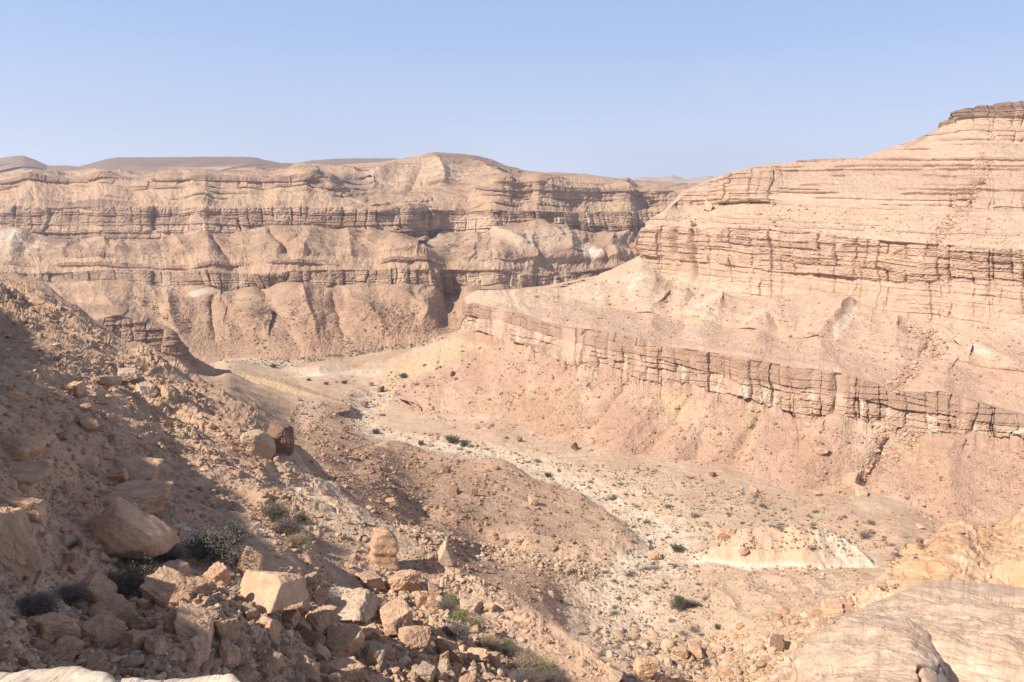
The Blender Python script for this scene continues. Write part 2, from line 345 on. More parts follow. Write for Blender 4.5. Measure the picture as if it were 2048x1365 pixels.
    d = d * far ** .6 * (.12 + .88 * sst(1100, 980, Y))
    P = P + nh * d[..., None] + n * (.35 * fbm(s / 3, q / 3, 4, 62, .65) * (.5 + ta) * far)[..., None]
    nb_ = qi(20); P[:nb_, :, 2] -= (10 * (1 - np.arange(nb_) / nb_) + 0)[:, None]; P[:nb_, :, 1] -= (14 * (1 - np.arange(nb_) / nb_))[:, None]
    col = np.broadcast_to(C_TAL, P.shape)
    v1 = fbm(px / 90, py / 22, 4, 81); v2 = fbm(s / 6, q / 4, 5, 82, .6)
    col = mixc(col, C_TALD, ta * (.25 + .7 * v1 + .35 * v2) * sst(1100, 600, Y))
    col = mixc(col, C_LIGHT, ta * sst(.1, .7, fbm(s / 35, q / 60, 4, 85)) * .6)
    col = mixc(col, C_CLF, cl * .9)
    cl = cl * (1 - .75 * cone)
    col = mixc(col, C_VAR, np.clip(cl * (.45 + .6 * fbm(s / 14, z / 9, 3, 87) + .6 * (r1(ki, 88) - .5)), 0, .8))
    col = mixc(col, C_VAR, np.clip(st * led * .8, 0, .8))
    col = mixc(col, C_VAR * 1.15, .75 * sst(.2, .8, ridged(s / 30, q / 60, 3, 95)) * ta * sst(14, -45, z) * .5)
    col = blobs(col, px, py, [
        (385, 375, 35, 10, 40, C_YEL, 0.36), (500, 400, 120, 14, 0, C_YEL, 0.27), (660, 395, 40, 16, 20, C_YEL, 0.30),
        (300, 610, 45, 22, 10, C_YEL, 0.36), (500, 610, 40, 15, 20, C_YEL, 0.48), (930, 448, 90, 22, 0, C_LIGHT, .8),
        (1090, 405, 30, 14, 0, C_YEL, 0.54), (1230, 415, 50, 12, 0, C_YEL, 0.42), (1010, 560, 95, 14, 0, C_LIGHT, .7),
        (30, 490, 30, 22, -30, C_WHITE, .5), (1160, 510, 28, 10, 20, C_WHITE, .9), (1050, 488, 120, 24, 0, C_LIGHT, .6),
        (1270, 480, 40, 20, 0, C_LIGHT, .6), (905, 485, 30, 25, 0, C_LIGHT, .6), (395, 590, 20, 8, 0, C_WHITE, .6), (1040, 530, 130, 12, 0, C_LIGHT, .4),
        (930, 318, 90, 20, 12, C_VAR, .75), (1010, 345, 60, 12, 10, C_TALD, .7), (760, 365, 60, 14, 0, C_LIGHT, .5), (880, 345, 50, 22, 0, C_LIGHT, .5)])
    col = col * (1 + .10 * v2[..., None])
    P, col = add_back(P, col, 14, 220, 60)
    make_sheet('canyon_wall', P, col, M_FAR, smooth=False, kind='structure')
far_wall()

# ------------------------------------------------------------------ mesas behind
def mesas():
    def ridge(name, top, bot, Y0, Y1, rows, seed, capd):
        px = np.linspace(min(p[0] for p in top), max(p[0] for p in top), qi(1300))
        pt, = lerp_pts(top, px); pb, = lerp_pts(bot, px)
        pt = blur1(pt[None], 5, 1)[0]; t = np.linspace(0, 1, rows)[:, None]
        py = pb * (1 - t) + pt * t; Y = 1 / ((1 - t) / Y0 + t / Y1); P = world(np.broadcast_to(px, py.shape), py, Y + 0 * py)
        s = P[..., 0]; z = P[..., 2]
        g = ridged(s / 85 + .3 * fbm(s / 80, t * 2, 2, seed), t * .5 + 0 * s, 4, seed + 1)
        d = 38 * g * (1 - t ** 3) + 9 * fbm(s / 40, z / 12, 4, seed + 2) * (1 - .9 * t ** 2)
        d2, led, hard = strata_disp(s, z, 9, seed + 5, 7.); d = d + d2 * (1 - t ** 4)
        n = np.zeros_like(P); n[..., 1] = -1; n[..., 0] = -P[..., 0] / P[..., 1]
        P = P + n * d[..., None]; P[..., 2] += 1.5 * fbm(s / 30, t * 3, 4, seed + 4)
        col = np.broadcast_to(C_TAL * 1.02, P.shape); col = mixc(col, C_LIGHT, .5 + .6 * fbm(s / 120, z / 20, 4, seed + 7))
        col = mixc(col, C_VAR * .85, capd * sst(.42, .62, t + .10 * fbm(s / 50, z / 20, 3, seed + 8)))
        col = mixc(col, C_TALD, .35 * led * sst(.2, .6, t))
        P, col = add_back(P, col, 8, 500, 120)
        make_sheet(name, P, col, M_FAR, kind='structure')
    ridge('mesa', [(-300, 318), (-60, 322), (0, 317), (30, 312), (48, 312), (70, 320), (95, 331), (140, 332), (165, 334), (200, 330), (300, 332), (600, 336), (760, 345)],
          [(-300, 362), (760, 362)], 1150, 1650, 90, 200, .7)
    ridge('mesa', [(120, 342), (160, 333), (185, 326), (210, 319), (235, 315), (300, 315), (400, 314), (480, 314), (510, 315), (535, 321), (560, 326), (600, 328), (640, 333), (720, 345)],
          [(120, 360), (720, 360)], 1300, 1900, 100, 230, .85)
    ridge('mesa', [(540, 335), (590, 327), (620, 322), (650, 319), (700, 317), (790, 317), (830, 322), (900, 335), (960, 345)], [(540, 350), (960, 350)], 1700, 2400, 80, 260, .85)
    ridge('distant_hills', [(1180, 372), (1240, 366), (1268, 358), (1290, 354), (1318, 356), (1345, 350), (1372, 358), (1392, 356), (1420, 352), (1450, 358), (1500, 352), (1600, 360)],
          [(1180, 382), (1600, 382)], 2600, 3400, 60, 290, .0)
    ridge('hill', [(1040, 352), (1100, 345), (1160, 347), (1200, 352), (1250, 361), (1290, 362), (1340, 364), (1366, 372), (1400, 380), (1460, 385)], [(1040, 380), (1460, 390)], 1150, 1300, 60, 310, .3)
mesas()

# ------------------------------------------------------------------ near canyon wall (right)
def near_wall():
    L = [
     # foot of the talus
     ([(640, 770, 350), (760, 752, 357), (800, 800, 310), (860, 850, 283), (960, 885, 268), (1100, 930, 240), (1240, 955, 222), (1400, 975, 212), (1500, 1000, 203), (1740, 1030, 190), (1800, 1060, 182), (1930, 1085, 176), (2048, 1120, 168), (2350, 1200, 150)], qi(16), {'tal': 1}),
     ([(640, 742, 360), (760, 742, 362), (800, 790, 318), (860, 838, 292), (960, 870, 276), (1100, 918, 246), (1240, 940, 228), (1400, 955, 220), (1500, 985, 209), (1740, 1012, 195), (1800, 1040, 188), (1930, 1065, 181), (2048, 1095, 173), (2350, 1170, 154)], qi(330), {'tal': 1}),
     # foot of the dark ledge
     ([(640, 738, 361), (760, 729, 366), (820, 704, 362), (870, 680, 350), (939, 657, 342), (994, 674, 322), (1068, 692, 300), (1120, 722, 282), (1142, 730, 278), (1225, 733, 268), (1264, 748, 262), (1330, 772, 253), (1380, 765, 250), (1435, 787, 243), (1490, 794, 238), (1529, 808, 234), (1600, 837, 228), (1670, 829, 224), (1756, 845, 220), (1842, 870, 214), (1963, 869, 207), (2048, 876, 202), (2350, 900, 182)], qi(90), {'cliff': 1}),
     # break under the cap
     ([(640, 734, 362), (760, 726, 367), (820, 700, 363), (870, 672, 352), (939, 630, 344), (1040, 648, 317), (1134, 682, 288), (1224, 700, 271), (1300, 712, 262), (1400, 738, 251), (1545, 765, 238), (1615, 775, 230), (1701, 790, 226), (1800, 818, 219), (1881, 826, 214), (2048, 858, 205), (2350, 895, 185)], qi(38), {'cliff': .7, 'cap': 1}),
     ([(640, 730, 363), (760, 722, 368), (820, 696, 364), (870, 664, 353), (925, 612, 348), (947, 606, 346), (1040, 627, 320), (1134, 655, 292), (1224, 663, 276), (1275, 676, 268), (1326, 693, 262), (1443, 708, 250), (1545, 727, 241), (1615, 738, 233), (1701, 750, 229), (1795, 782, 223), (1857, 785, 219), (1881, 783, 218), (2048, 830, 208), (2350, 870, 188)], qi(60), {'strata': .2, 'tal': .8}),
     ([(640, 728, 364), (820, 692, 365), (870, 658, 355), (935, 600, 352), (960, 590, 355), (1080, 592, 352), (1180, 606, 335), (1287, 633, 310), (1404, 649, 291), (1560, 680, 266), (1678, 694, 253), (1834, 706, 240), (1889, 734, 233), (2048, 761, 222), (2350, 800, 200)], qi(22), {'strata': .12, 'tal': .8, 'thin': 1}),
     ([(640, 727, 365), (820, 690, 366), (870, 655, 356), (935, 597, 354), (960, 585, 358), (1080, 584, 356), (1180, 596, 340), (1287, 625, 314), (1404, 640, 295), (1560, 671, 269), (1678, 686, 256), (1834, 696, 242), (1889, 728, 235), (2048, 754, 224), (2350, 795, 202)], qi(120), {'tal': 1, 'cone': 1}),
     # foot of the main cliff
     ([(640, 726, 366), (820, 688, 367), (870, 652, 357), (935, 594, 356), (960, 582, 362), (1090, 580, 366), (1140, 576, 366), (1200, 558, 366), (1250, 534, 364), (1284, 518, 362), (1296, 532, 358), (1326, 560, 352), (1377, 568, 342), (1451, 592, 324), (1560, 600, 305), (1620, 590, 298), (1654, 586, 294), (1700, 596, 288), (1736, 612, 282), (1814, 637, 270), (1881, 649, 262), (1932, 668, 255), (1971, 650, 254), (2048, 637, 250), (2350, 640, 220)], qi(72), {'cliff': .55, 'smooth': 1}),
     ([(640, 725.5, 367), (935, 593, 357), (960, 581, 363), (1090, 579, 367), (1140, 575, 367), (1200, 557, 367), (1250, 533, 365), (1284, 517, 363), (1296, 510, 360), (1350, 520, 350), (1451, 528, 330), (1560, 545, 311), (1654, 548, 298), (1736, 560, 287), (1814, 565, 276), (1881, 560, 268), (1971, 570, 259), (2048, 575, 253), (2350, 580, 223)], qi(130), {'cliff': 1}),
     ([(640, 725, 368), (935, 592, 358), (960, 580, 364), (1090, 578, 368), (1140, 574, 368), (1200, 556, 368), (1250, 532, 366), (1286, 514, 364), (1290, 456, 364), (1340, 453, 358), (1404, 457, 346), (1502, 457, 328), (1600, 461, 311), (1678, 471, 299), (1775, 483, 284), (1873, 489, 272), (1971, 496, 262), (2048, 500, 256), (2350, 505, 226)], qi(95), {'tal': .8, 'strata': .35}),
     # foot of the upper band
     ([(640, 724, 369), (935, 591, 360), (960, 579, 366), (1090, 577, 370), (1140, 573, 370), (1200, 555, 370), (1250, 531, 368), (1286, 513, 366), (1290, 453, 366), (1330, 425, 372), (1366, 414, 380), (1443, 410, 368), (1482, 405, 360), (1600, 408, 338), (1678, 405, 326), (1775, 409, 312), (1889, 413, 298), (1971, 421, 287), (2048, 425, 280), (2350, 430, 246)], qi(50), {'cliff': .8, 'strata': .5}),
     ([(640, 723, 370), (935, 590, 361), (1090, 576, 371), (1200, 554, 371), (1250, 530, 369), (1286, 512, 367), (1290, 452, 367), (1330, 424, 374), (1368, 392, 386), (1430, 383, 374), (1482, 384, 364), (1600, 388, 342), (1678, 390, 330), (1775, 394, 316), (1889, 398, 302), (1971, 404, 291), (2048, 408, 284), (2350, 412, 250)], qi(110), {'strata': 1, 'cliff': .25}),
     # skyline of the lower shoulder / foot of the upper slope
     ([(640, 722, 372), (935, 589, 362), (1090, 575, 372), (1200, 553, 373), (1250, 529, 371), (1286, 511, 369), (1290, 451, 369), (1330, 423, 376), (1367, 384, 390), (1398, 371, 390), (1428, 358, 390), (1490, 341, 390), (1529, 334, 388), (1560, 332, 390), (1640, 330, 385), (1717, 330, 378), (1800, 330, 368), (1889, 330, 356), (1971, 330, 345), (2048, 330, 338), (2350, 335, 300)], qi(60), {'strata': 1, 'tal': .3}),
     ([(640, 721, 374), (935, 588, 364), (1090, 574, 374), (1200, 552, 375), (1250, 528, 373), (1286, 510, 371), (1290, 450, 371), (1330, 422, 378), (1366, 382.5, 394), (1398, 370, 395), (1428, 357, 396), (1490, 339, 398), (1529, 331, 398), (1572, 326, 400), (1639, 321, 405), (1717, 318, 405), (1744, 312, 405), (1787, 303, 402), (1850, 290, 392), (1900, 275, 385), (1950, 270, 378), (2048, 290, 366), (2350, 290, 330)], qi(60), {'cliff': .6, 'strata': .5, 'tal': .3}),
     ([(640, 720, 376), (935, 587, 366), (1090, 573, 376), (1200, 551, 377), (1250, 527, 375), (1286, 509, 373), (1290, 449, 373), (1330, 421, 380), (1366, 382, 396), (1398, 369.5, 397), (1428, 356.5, 398), (1490, 338.5, 400), (1529, 330.5, 402), (1572, 325.5, 404), (1639, 320.5, 410), (1717, 317, 412), (1744, 310, 412), (1785, 296, 414), (1850, 274, 410), (1873, 262, 408), (1892, 252, 406), (1930, 240, 402), (1990, 236, 394), (2048, 238, 388), (2350, 230, 350)], qi(40), {'cap': 1, 'strata': .5}),
     ([(640, 719, 378), (935, 586, 368), (1090, 572, 378), (1200, 550, 379), (1250, 526, 377), (1286, 508, 375), (1290, 448, 375), (1330, 420, 382), (1366, 381.5, 398), (1398, 369, 399), (1428, 356, 400), (1490, 338, 402), (1529, 330, 404), (1572, 325, 406), (1639, 320, 412), (1717, 316.5, 415), (1744, 309, 416), (1785, 294, 418), (1850, 272, 414), (1873, 261, 412), (1892, 246, 412), (1920, 229, 412), (1960, 219, 410), (2000, 213, 406), (2048, 207, 400), (2350, 190, 365)], qi(2), {'cap': 1}),
    ]
    px, py, Y, w = level_grid(640, 2350, qi(1900), L, 1.2)
    r0 = qi(16) + qi(330); f = sst(918, 940, px[r0:]); k_ = (np.arange(py.shape[0] - r0) * .004)[:, None]
    rw_ = np.arange(py.shape[0])[:, None] - r0; und_ = 11 * fbm(px / 38, px * 0, 4, 167) + 5 * fbm(px / 12, px * 0, 3, 168)
    py = py + np.exp(-(rw_ / 40.) ** 2) * und_ * sst(930, 980, px)
    py[r0:] = (py[r0] - k_) * (1 - f) + py[r0:] * f; Y[r0:] = (Y[r0] + 40 * k_) * (1 - f) + Y[r0:] * f
    P = world(px, py, Y); s = arclen(P, int(P.shape[0] * .33)); z = P[..., 2]; s = s + 0 * z; q = upslope(P)
    n = normals(P); n = blur(n, 14, 12); n /= np.linalg.norm(n, axis=-1, keepdims=True)
    nh = n.copy(); nh[..., 2] *= .15; nh /= np.maximum(np.linalg.norm(nh, axis=-1, keepdims=True), .3)
    # strata dip gently along the wall, so bedding follows the levels, not exactly the height
    tv = np.cumsum(np.concatenate([np.zeros((1, z.shape[1])), np.abs(np.diff(z, axis=0))]), 0)
    zb = z + .028 * s
    thick = np.abs(np.gradient(py, axis=0)); live = sst(.02, .12, thick)         # rows squeezed flat carry no relief
    live0 = blur1(live, 3, 0); live = live0 * sst(880, 950, px)
    W = {k: blur1(v + 0 * z, 2, 0) * live for k, v in w.items()}; W['cone'] = blur1(w['cone'] + 0 * z, 45, 0) * live; W['tal'] = blur1(w['tal'] + 0 * z, 2, 0) * live0
    hi = (py < 408) * sst(1500, 1580, px) * sst(1950, 1860, px); W['cliff'] = W['cliff'] * (1 - .85 * hi); bur = sst(.1, .5, fbm(s / 16, q / 300, 3, 197)) * (z < -44); W['cliff'] = W['cliff'] * (1 - .85 * bur); W['cap'] = W['cap'] * (1 - .5 * bur); nose = sst(1340, 1380, px) * sst(1590, 1540, px) * (py < 410) * sst(326, 345, py + .12 * (1529 - px)) * live; W['cliff'] = np.maximum(W['cliff'], nose); W['strata'] = W['strata'] * (1 - .7 * nose); W['cliff'] = np.maximum(W['cliff'], .9 * W['cap'] * (z > 10))
    cl, st, ta, cap = W['cliff'], W['strata'], W['tal'], W['cap']; sm = W['smooth']
    d1, ci, ki = cliff_disp(s, zb, 5.5, 120, 2.5, .9); d2, led, hard = strata_disp(s, zb, 2.0, 140, 1.6)
    d3, gul = talus_disp(s, q, 22., 160, 2.6)
    d4, c4, k4 = cliff_disp(s, zb, 8., 180, 1.3, .45)                                    # smooth lower face
    # debris cones against the foot of the main cliff
    cone = W['cone'] * ridged(s / 24, z * 0 + .5, 2, 190)
    big = .9 * fbm(s / 40, q / 50, 3, 195)
    rb = ribs(px + 8 * fbm(px / 40, py / 40, 3, 166), py, [(1700, 592, 1640, 700, 22, 7), (1600, 590, 1510, 690, 24, 6), (1460, 590, 1400, 672, 22, 5), (1345, 565, 1300, 655, 18, 5), (1975, 675, 1880, 735, 26, 4), (1960, 690, 2060, 760, 30, 4), (1790, 640, 1800, 700, 16, 5), (1550, 600, 1560, 680, 12, -4), (1400, 580, 1360, 660, 10, -3), (1870, 660, 1810, 770, 18, -4),
        (1660, 835, 1600, 1000, 60, 7), (1910, 880, 1890, 1075, 75, 9), (1440, 790, 1330, 960, 40, 5), (1200, 740, 1060, 900, 34, 5), (1080, 700, 930, 850, 26, 4), (960, 665, 840, 790, 20, 4), (1330, 780, 1210, 940, 30, 4), (1515, 840, 1430, 975, 18, -5), (1780, 880, 1710, 1010, 20, -7), (1260, 760, 1140, 920, 12, -3), (1390, 790, 1270, 945, 12, -3), (1140, 735, 990, 880, 12, -3)])
    d3 = d3 + .7 * rb / np.maximum(ta, .5) * (ta > .2)
    d = 1.25 * d1 * cl * (1 - .3 * sm) + d4 * sm * .9 + d2 * st + d3 * ta + 5.2 * cone + 2.0 * cap * cl + 2.2 * (1 - sst(880, 950, px)) * fbm(s / 12, z / 12, 4, 199) + 3. * big * (cl + st + ta > .3) * live
    d = d - 4.5 * np.exp(-((px - 1388 - .04 * (py - 500)) / 5) ** 2) * sst(455, 466, py) * sst(575, 560, py) - 3 * np.exp(-((px - 1352) / 6) ** 2) * sst(455, 466, py) * sst(520, 505, py)
    P = P + nh * d[..., None] + n * ((.16 * fbm(s / 1.6, q / 1.5, 4, 162, .65) + .10 * ridged(s / .9, q / .9, 2, 163)) * (.4 + ta) * live)[..., None]
    col = np.broadcast_to(C_PINK * 1.04, P.shape); v1 = fbm(px / 110, py / 60, 4, 181); v2 = fbm(s / 4, q / 3, 5, 182, .6)
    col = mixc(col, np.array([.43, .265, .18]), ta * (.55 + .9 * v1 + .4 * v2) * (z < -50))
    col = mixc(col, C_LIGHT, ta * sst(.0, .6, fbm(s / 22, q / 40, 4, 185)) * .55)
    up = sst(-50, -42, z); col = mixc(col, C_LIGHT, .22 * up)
    col = mixc(col, C_CLF * .97, cl * .85)
    col = mixc(col, C_VAR * 1.3, np.clip(cl * (.14 + .35 * fbm(s / 9, z / 5, 3, 187) + .35 * (r1(ki, 188) - .5)), 0, .6))
    col = mixc(col, C_VAR * 1.45, np.clip(st * led * .7, 0, .65))
    col = mixc(col, C_VAR * 1.25, .62 * cap * (z < 20)); col = mixc(col, C_VAR * .9, .85 * cap * (z > 20) * live)
    col = mixc(col, C_WHITE, cl * (z < -45) * (1 - cap) * .55 * sst(0, .5, fbm(s / 3.5, z / 14, 3, 189)))
    col = mixc(col, C_LIGHT * 1.0, cl * (z > -45) * .3 * sst(-.1, .5, fbm(s / 3, z / 18, 3, 191)))
    col = blobs(col, px, py, [
        (850, 730, 110, 26, -22, C_YEL, 0.54), (930, 690, 60, 16, 10, C_YEL, 0.36), (1350, 820, 42, 40, 0, C_YEL, 0.48), (1505, 850, 16, 60, 15, C_YEL, 0.54), (1170, 795, 40, 14, 0, C_YEL, 0.36),
        (1330, 805, 30, 12, 0, C_YEL, 0.30), (1820, 890, 40, 14, -10, C_YEL, 0.42), (1690, 655, 9, 45, 20, C_WHITE, .6), (1530, 640, 60, 9, -25, C_WHITE, .3), (1285, 560, 8, 50, 30, C_WHITE, .4), (1420, 610, 50, 8, -35, C_WHITE, .35),
        (1970, 715, 22, 8, 40, C_WHITE, .4), (1000, 600, 90, 12, 5, C_LIGHT, .5), (1762, 500, 9, 60, 2, C_YEL, 0.48), (1450, 430, 120, 10, 0, C_YEL, 0.27), (1680, 430, 160, 10, 0, C_YEL, 0.21),
        (1310, 700, 60, 22, 10, C_LIGHT, .2), (1400, 570, 160, 22, 5, C_LIGHT, .6), (1980, 250, 80, 20, 0, C_YEL, 0.21), (1900, 700, 40, 80, 45, C_LIGHT, .3),
        (1870, 262, 60, 6, -32, C_VAR, .5), (2000, 222, 110, 9, -8, C_VAR * .9, .85), (1100, 840, 160, 50, 10, C_TALD * 1.25, .5), (1620, 900, 130, 70, 10, C_TALD * 1.3, .4), (1930, 960, 120, 80, 10, C_TALD * 1.3, .4), (1250, 880, 100, 40, 0, C_TALD * 1.3, .3)], 55)
    col = col * (1 + .09 * v2[..., None])
    P[..., 2] -= 14 * sst(800, 690, px)
    P, col = add_back(P, col, 14, 60, 40)
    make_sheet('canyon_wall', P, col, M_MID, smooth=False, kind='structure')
near_wall()

# ------------------------------------------------------------------ valley floor with the old terraces
def plan_sdf(poly, X, Y):
    """signed distance in plan, positive inside"""
    p = np.array(poly, float); d = np.full(X.shape, 1e9); ins = np.zeros(X.shape, bool)
    for a, b in zip(p, np.roll(p, -1, 0)):
        e = b - a; wx, wy = X - a[0], Y - a[1]; t = np.clip((wx * e[0] + wy * e[1]) / (e @ e), 0, 1)
        d = np.minimum(d, (wx - e[0] * t) ** 2 + (wy - e[1] * t) ** 2)
        c = ((a[1] <= Y) != (b[1] <= Y)); den = e[1] if abs(e[1]) > 1e-9 else 1e-9
        ins ^= c & (X < a[0] + (Y - a[1]) / den * e[0])
    d = np.sqrt(d); return np.where(ins, d, -d)
GC = []
for (x, y, z) in [
    (540, 725, -86), (650, 715, -86.5), (760, 697, -87), (850, 688, -87), (800, 750, -83), (700, 740, -84.5), (600, 740, -85), (560, 730, -86), (440, 722, -86.5), (430, 735, -84), (700, 800, -80), (690, 830, -79), (730, 860, -78.5), (850, 885, -78),
    (900, 890, -78), (1000, 925, -77.5), (1100, 955, -77), (1200, 1000, -76.5), (1300, 1060, -76), (1350, 1090, -75.7), (1290, 1130, -75.2), (1250, 1200, -75), (1270, 1260, -74.5), (1400, 1300, -74), (1500, 1365, -73.5), (1450, 1450, -72),
    (1000, 880, -77), (1200, 950, -76), (1400, 960, -75.5), (1500, 1010, -75.5), (1700, 1030, -74.5), (1800, 1070, -73.5), (1900, 1090, -73), (1600, 1060, -75), (1850, 1130, -72), (2048, 1150, -70), (1400, 1100, -75.5), (1750, 1130, -74), (2300, 1200, -68),
    (1400, 1200, -74), (1500, 1180, -73.5), (1600, 1165, -72.5), (1700, 1180, -70), (1500, 1260, -71.5), (1600, 1260, -67), (1700, 1230, -64), (1560, 1330, -66), (1650, 1300, -60), (1850, 1220, -56), (2100, 1300, -50),
    (620, 830, -72), (600, 850, -70), (620, 790, -77), (560, 780, -75), (500, 762, -72), (450, 750, -68), (520, 820, -62), (400, 780, -55), (640, 900, -60), (700, 890, -68), (800, 905, -75), (720, 940, -61), (800, 960, -69), (900, 940, -75), (680, 960, -54), (760, 1000, -58),
    (800, 1020, -62), (850, 1040, -67), (900, 1000, -71), (1000, 1000, -73), (1100, 1040, -75), (1200, 1060, -75.5), (950, 1080, -70), (870, 1090, -60), (1050, 1100, -72), (1150, 1120, -74), (1000, 1150, -71), (930, 1140, -66), (1100, 1180, -73), (1000, 1200, -66), (1100, 1250, -70), (1160, 1230, -74), (1200, 1300, -70), (1260, 1340, -66), (1300, 1420, -64)]:
    GC.append((x, y, float(Yz(x, y, z))))
GTPS = tps(GC)
def gpt(px, py): return world(px, py, GTPS(np.float64(px), np.float64(py)))
def gpoly(pts): return [tuple(gpt(*p)[:2]) for p in pts]
CH = [(430, 722), (540, 727), (640, 716), (760, 700), (860, 684), (960, 668)]                 # channel under the far wall
CH2 = [(600, 752), (700, 745), (790, 750), (822, 760), (790, 775), (730, 800), (700, 825), (725, 858), (800, 880), (880, 892), (960, 910), (1030, 935), (1110, 965), (1200, 995), (1280, 1040), (1330, 1075), (1320, 1105), (1270, 1140), (1240, 1190), (1250, 1250), (1300, 1310), (1370, 1380), (1420, 1460)]
def dist_line(pts, X, Y):
    p = np.array([gpt(*q)[:2] for q in pts]); d = np.full(X.shape, 1e9)
    for a, b in zip(p[:-1], p[1:]):
        e = b - a; t = np.clip(((X - a[0]) * e[0] + (Y - a[1]) * e[1]) / (e @ e), 0, 1)
        d = np.minimum(d, (X - a[0] - e[0] * t) ** 2 + (Y - a[1] - e[1] * t) ** 2)
    return np.sqrt(d)
def ground():
    nc, nr = qi(1750), qi(1050)
    px = np.linspace(330, 2350, nc)[None]; t = np.linspace(0, 1, nr)[:, None]
    py = 1480 - t * (1480 - 672); px, py = np.broadcast_arrays(px, py)
    # interpolate on a coarse lattice for speed
    cx = np.linspace(330, 2350, 203); cy = np.linspace(1480, 672, 82); gx, gy = np.meshgrid(cx, cy); iv = 1 / GTPS(gx, gy)
    fx = (px - 330) / (2020 / 202); fy = (1480 - py) / (808 / 81)
    i = np.clip(fx.astype(int), 0, 201); j = np.clip(fy.astype(int), 0, 80); fx = fx - i; fy = fy - j
    Y = 1 / ((iv[j, i] * (1 - fx) + iv[j, i + 1] * fx) * (1 - fy) + (iv[j + 1, i] * (1 - fx) + iv[j + 1, i + 1] * fx) * fy)
    P = world(px, py, Y); X, Yw = P[..., 0].copy(), P[..., 1].copy()
    wx = 2.2 * fbm(X / 14, Yw / 14, 4, 210); wy = 2.2 * fbm(X / 14, Yw / 14, 4, 211)
    P = P.copy(); z = P[..., 2]
    def raise_(poly, h, width, seed):
        q = plan_sdf(gpoly(poly), X + wx, Yw + wy); return h * sst(0, width, q), q
    t1, q1 = raise_([(700, 905), (760, 885), (850, 896), (850, 915), (900, 930), (960, 930), (1010, 935), (1090, 960), (1130, 965), (1210, 1010), (1285, 1062), (1300, 1085), (1270, 1110), (1195, 1125), (1120, 1118), (1000, 1105), (850, 1040), (720, 980)], 2.0, 6, 1)
    t2, q2 = raise_([(850, 1100), (950, 1115), (1060, 1120), (1190, 1130), (1180, 1150), (1148, 1175), (1130, 1230), (1140, 1270), (1050, 1240), (960, 1190)], 1.8, 5, 2)
    t3, q3 = raise_([(560, 742), (640, 748), (720, 738), (850, 722), (900, 705), (880, 690), (760, 712), (640, 722), (580, 728)], 2.2, 6, 3)
    qm = plan_sdf(gpoly([(1392, 1122), (1480, 1136), (1600, 1138), (1700, 1138), (1762, 1134), (1730, 1108), (1660, 1090), (1500, 1085), (1430, 1095), (1395, 1108)]), X + .9 * wx, Yw + .9 * wy)
    qm = qm + .22 * fbm(X / 1.8, Yw / 1.8, 3, 214) + .8 * fbm(X / 9, Yw / 9, 2, 213)
    mound = np.where(qm > 0, np.minimum(.95 * qm, 6.0 + .25 * qm), 0)
    mound *= 1 + .12 * fbm(X / 3, Yw / 8, 3, 215)
    humps = 1.2 * np.clip(fbm(X / 16, Yw / 16, 3, 216), 0, 1) * (q1 > 0) + 1.6 * np.exp(-((X - gpt(880, 920)[0]) ** 2 + (Yw - gpt(880, 920)[1]) ** 2) / 90) + 2.2 * np.exp(-((X - gpt(1010, 950)[0]) ** 2 + (Yw - gpt(1010, 950)[1]) ** 2) / 80)
    dch = np.minimum(dist_line(CH, X + wx, Yw + wy), dist_line(CH2, X + wx * .6, Yw + wy * .6))
    chan = sst(11, 3, dch + 3.5 * fbm(X / 5, Yw / 5, 3, 217)); wide = sst(22, 9, dch + 5 * fbm(X / 9, Yw / 9, 3, 218))
    apron = sst(-72, -60, z)
    z += t1 + t2 + t3 + mound + humps - .9 * chan
    rough = .22 * fbm(X / 2.4, Yw / 2.4, 5, 219, .62) + .7 * fbm(X / 11, Yw / 11, 3, 220)
    gl = ridged(X / 22 + .3 * wx / 4, Yw / 22, 3, 224)
    z += rough * (.7 + .6 * apron) + 1.5 * apron * gl + .25 * wide * np.abs(fbm(X / 1.2, Yw / 1.6, 3, 221))
    z += 1.3 * sst(1400, 1500, px) * sst(1120, 1180, py) * ridged(X / 9, Yw / 14, 4, 225) * sst(100, 140, Yw)
    P[..., 2] = z
    v1 = fbm(X / 18, Yw / 18, 4, 231); v2 = fbm(X / 2, Yw / 2, 4, 232, .65)
    col = np.broadcast_to(C_TAL * 1.08, P.shape); col = mixc(col, C_LIGHT, .45 + .7 * v1)
    col = mixc(col, C_TALD * 1.05, apron * (.55 + .5 * v1)); tt = np.clip(np.maximum(t1 / 2.0, t2 / 1.8), 0, 1)
    col = mixc(col, C_TALD * 1.12, tt * (.34 + .5 * v1)); col = mixc(col, C_TAL, np.clip(t3 / 2.2, 0, 1) * .7)
    col = mixc(col, C_TALD * 1.1, sst(600, 640, px) * sst(1050, 900, px) * sst(840, 880, py) * .35)
    col = mixc(col, C_LIGHT * 1.04, wide * .55 * (1 - tt)); col = mixc(col, C_WHITE, chan * (.2 + .8 * fbm(X / 3, Yw / 6, 4, 233)) * (1 - tt))
    col = mixc(col, C_WHITE * 1.05, sst(3.4, 1.2, np.abs(dch - 2.5 + 3 * fbm(X / 7, Yw / 7, 3, 234))) * .35 * (1 - tt))
    col = mixc(col, C_LIGHT, sst(-64, -74, z) * sst(1180, 1230, px) * sst(1120, 1180, py) * .5)
    m1 = (qm > -1.2) * sst(1610, 1650, px + 40 * v2) * (z < -60); 
    col = mixc(col, C_CLF * 1.12, sst(-.5, .5, qm) * .85); col = mixc(col, C_WHITE * .98, np.clip(sst(-1.6, -.3, qm) * sst(1.2, .2, qm) * (py > 1105) * .75, 0, 1))
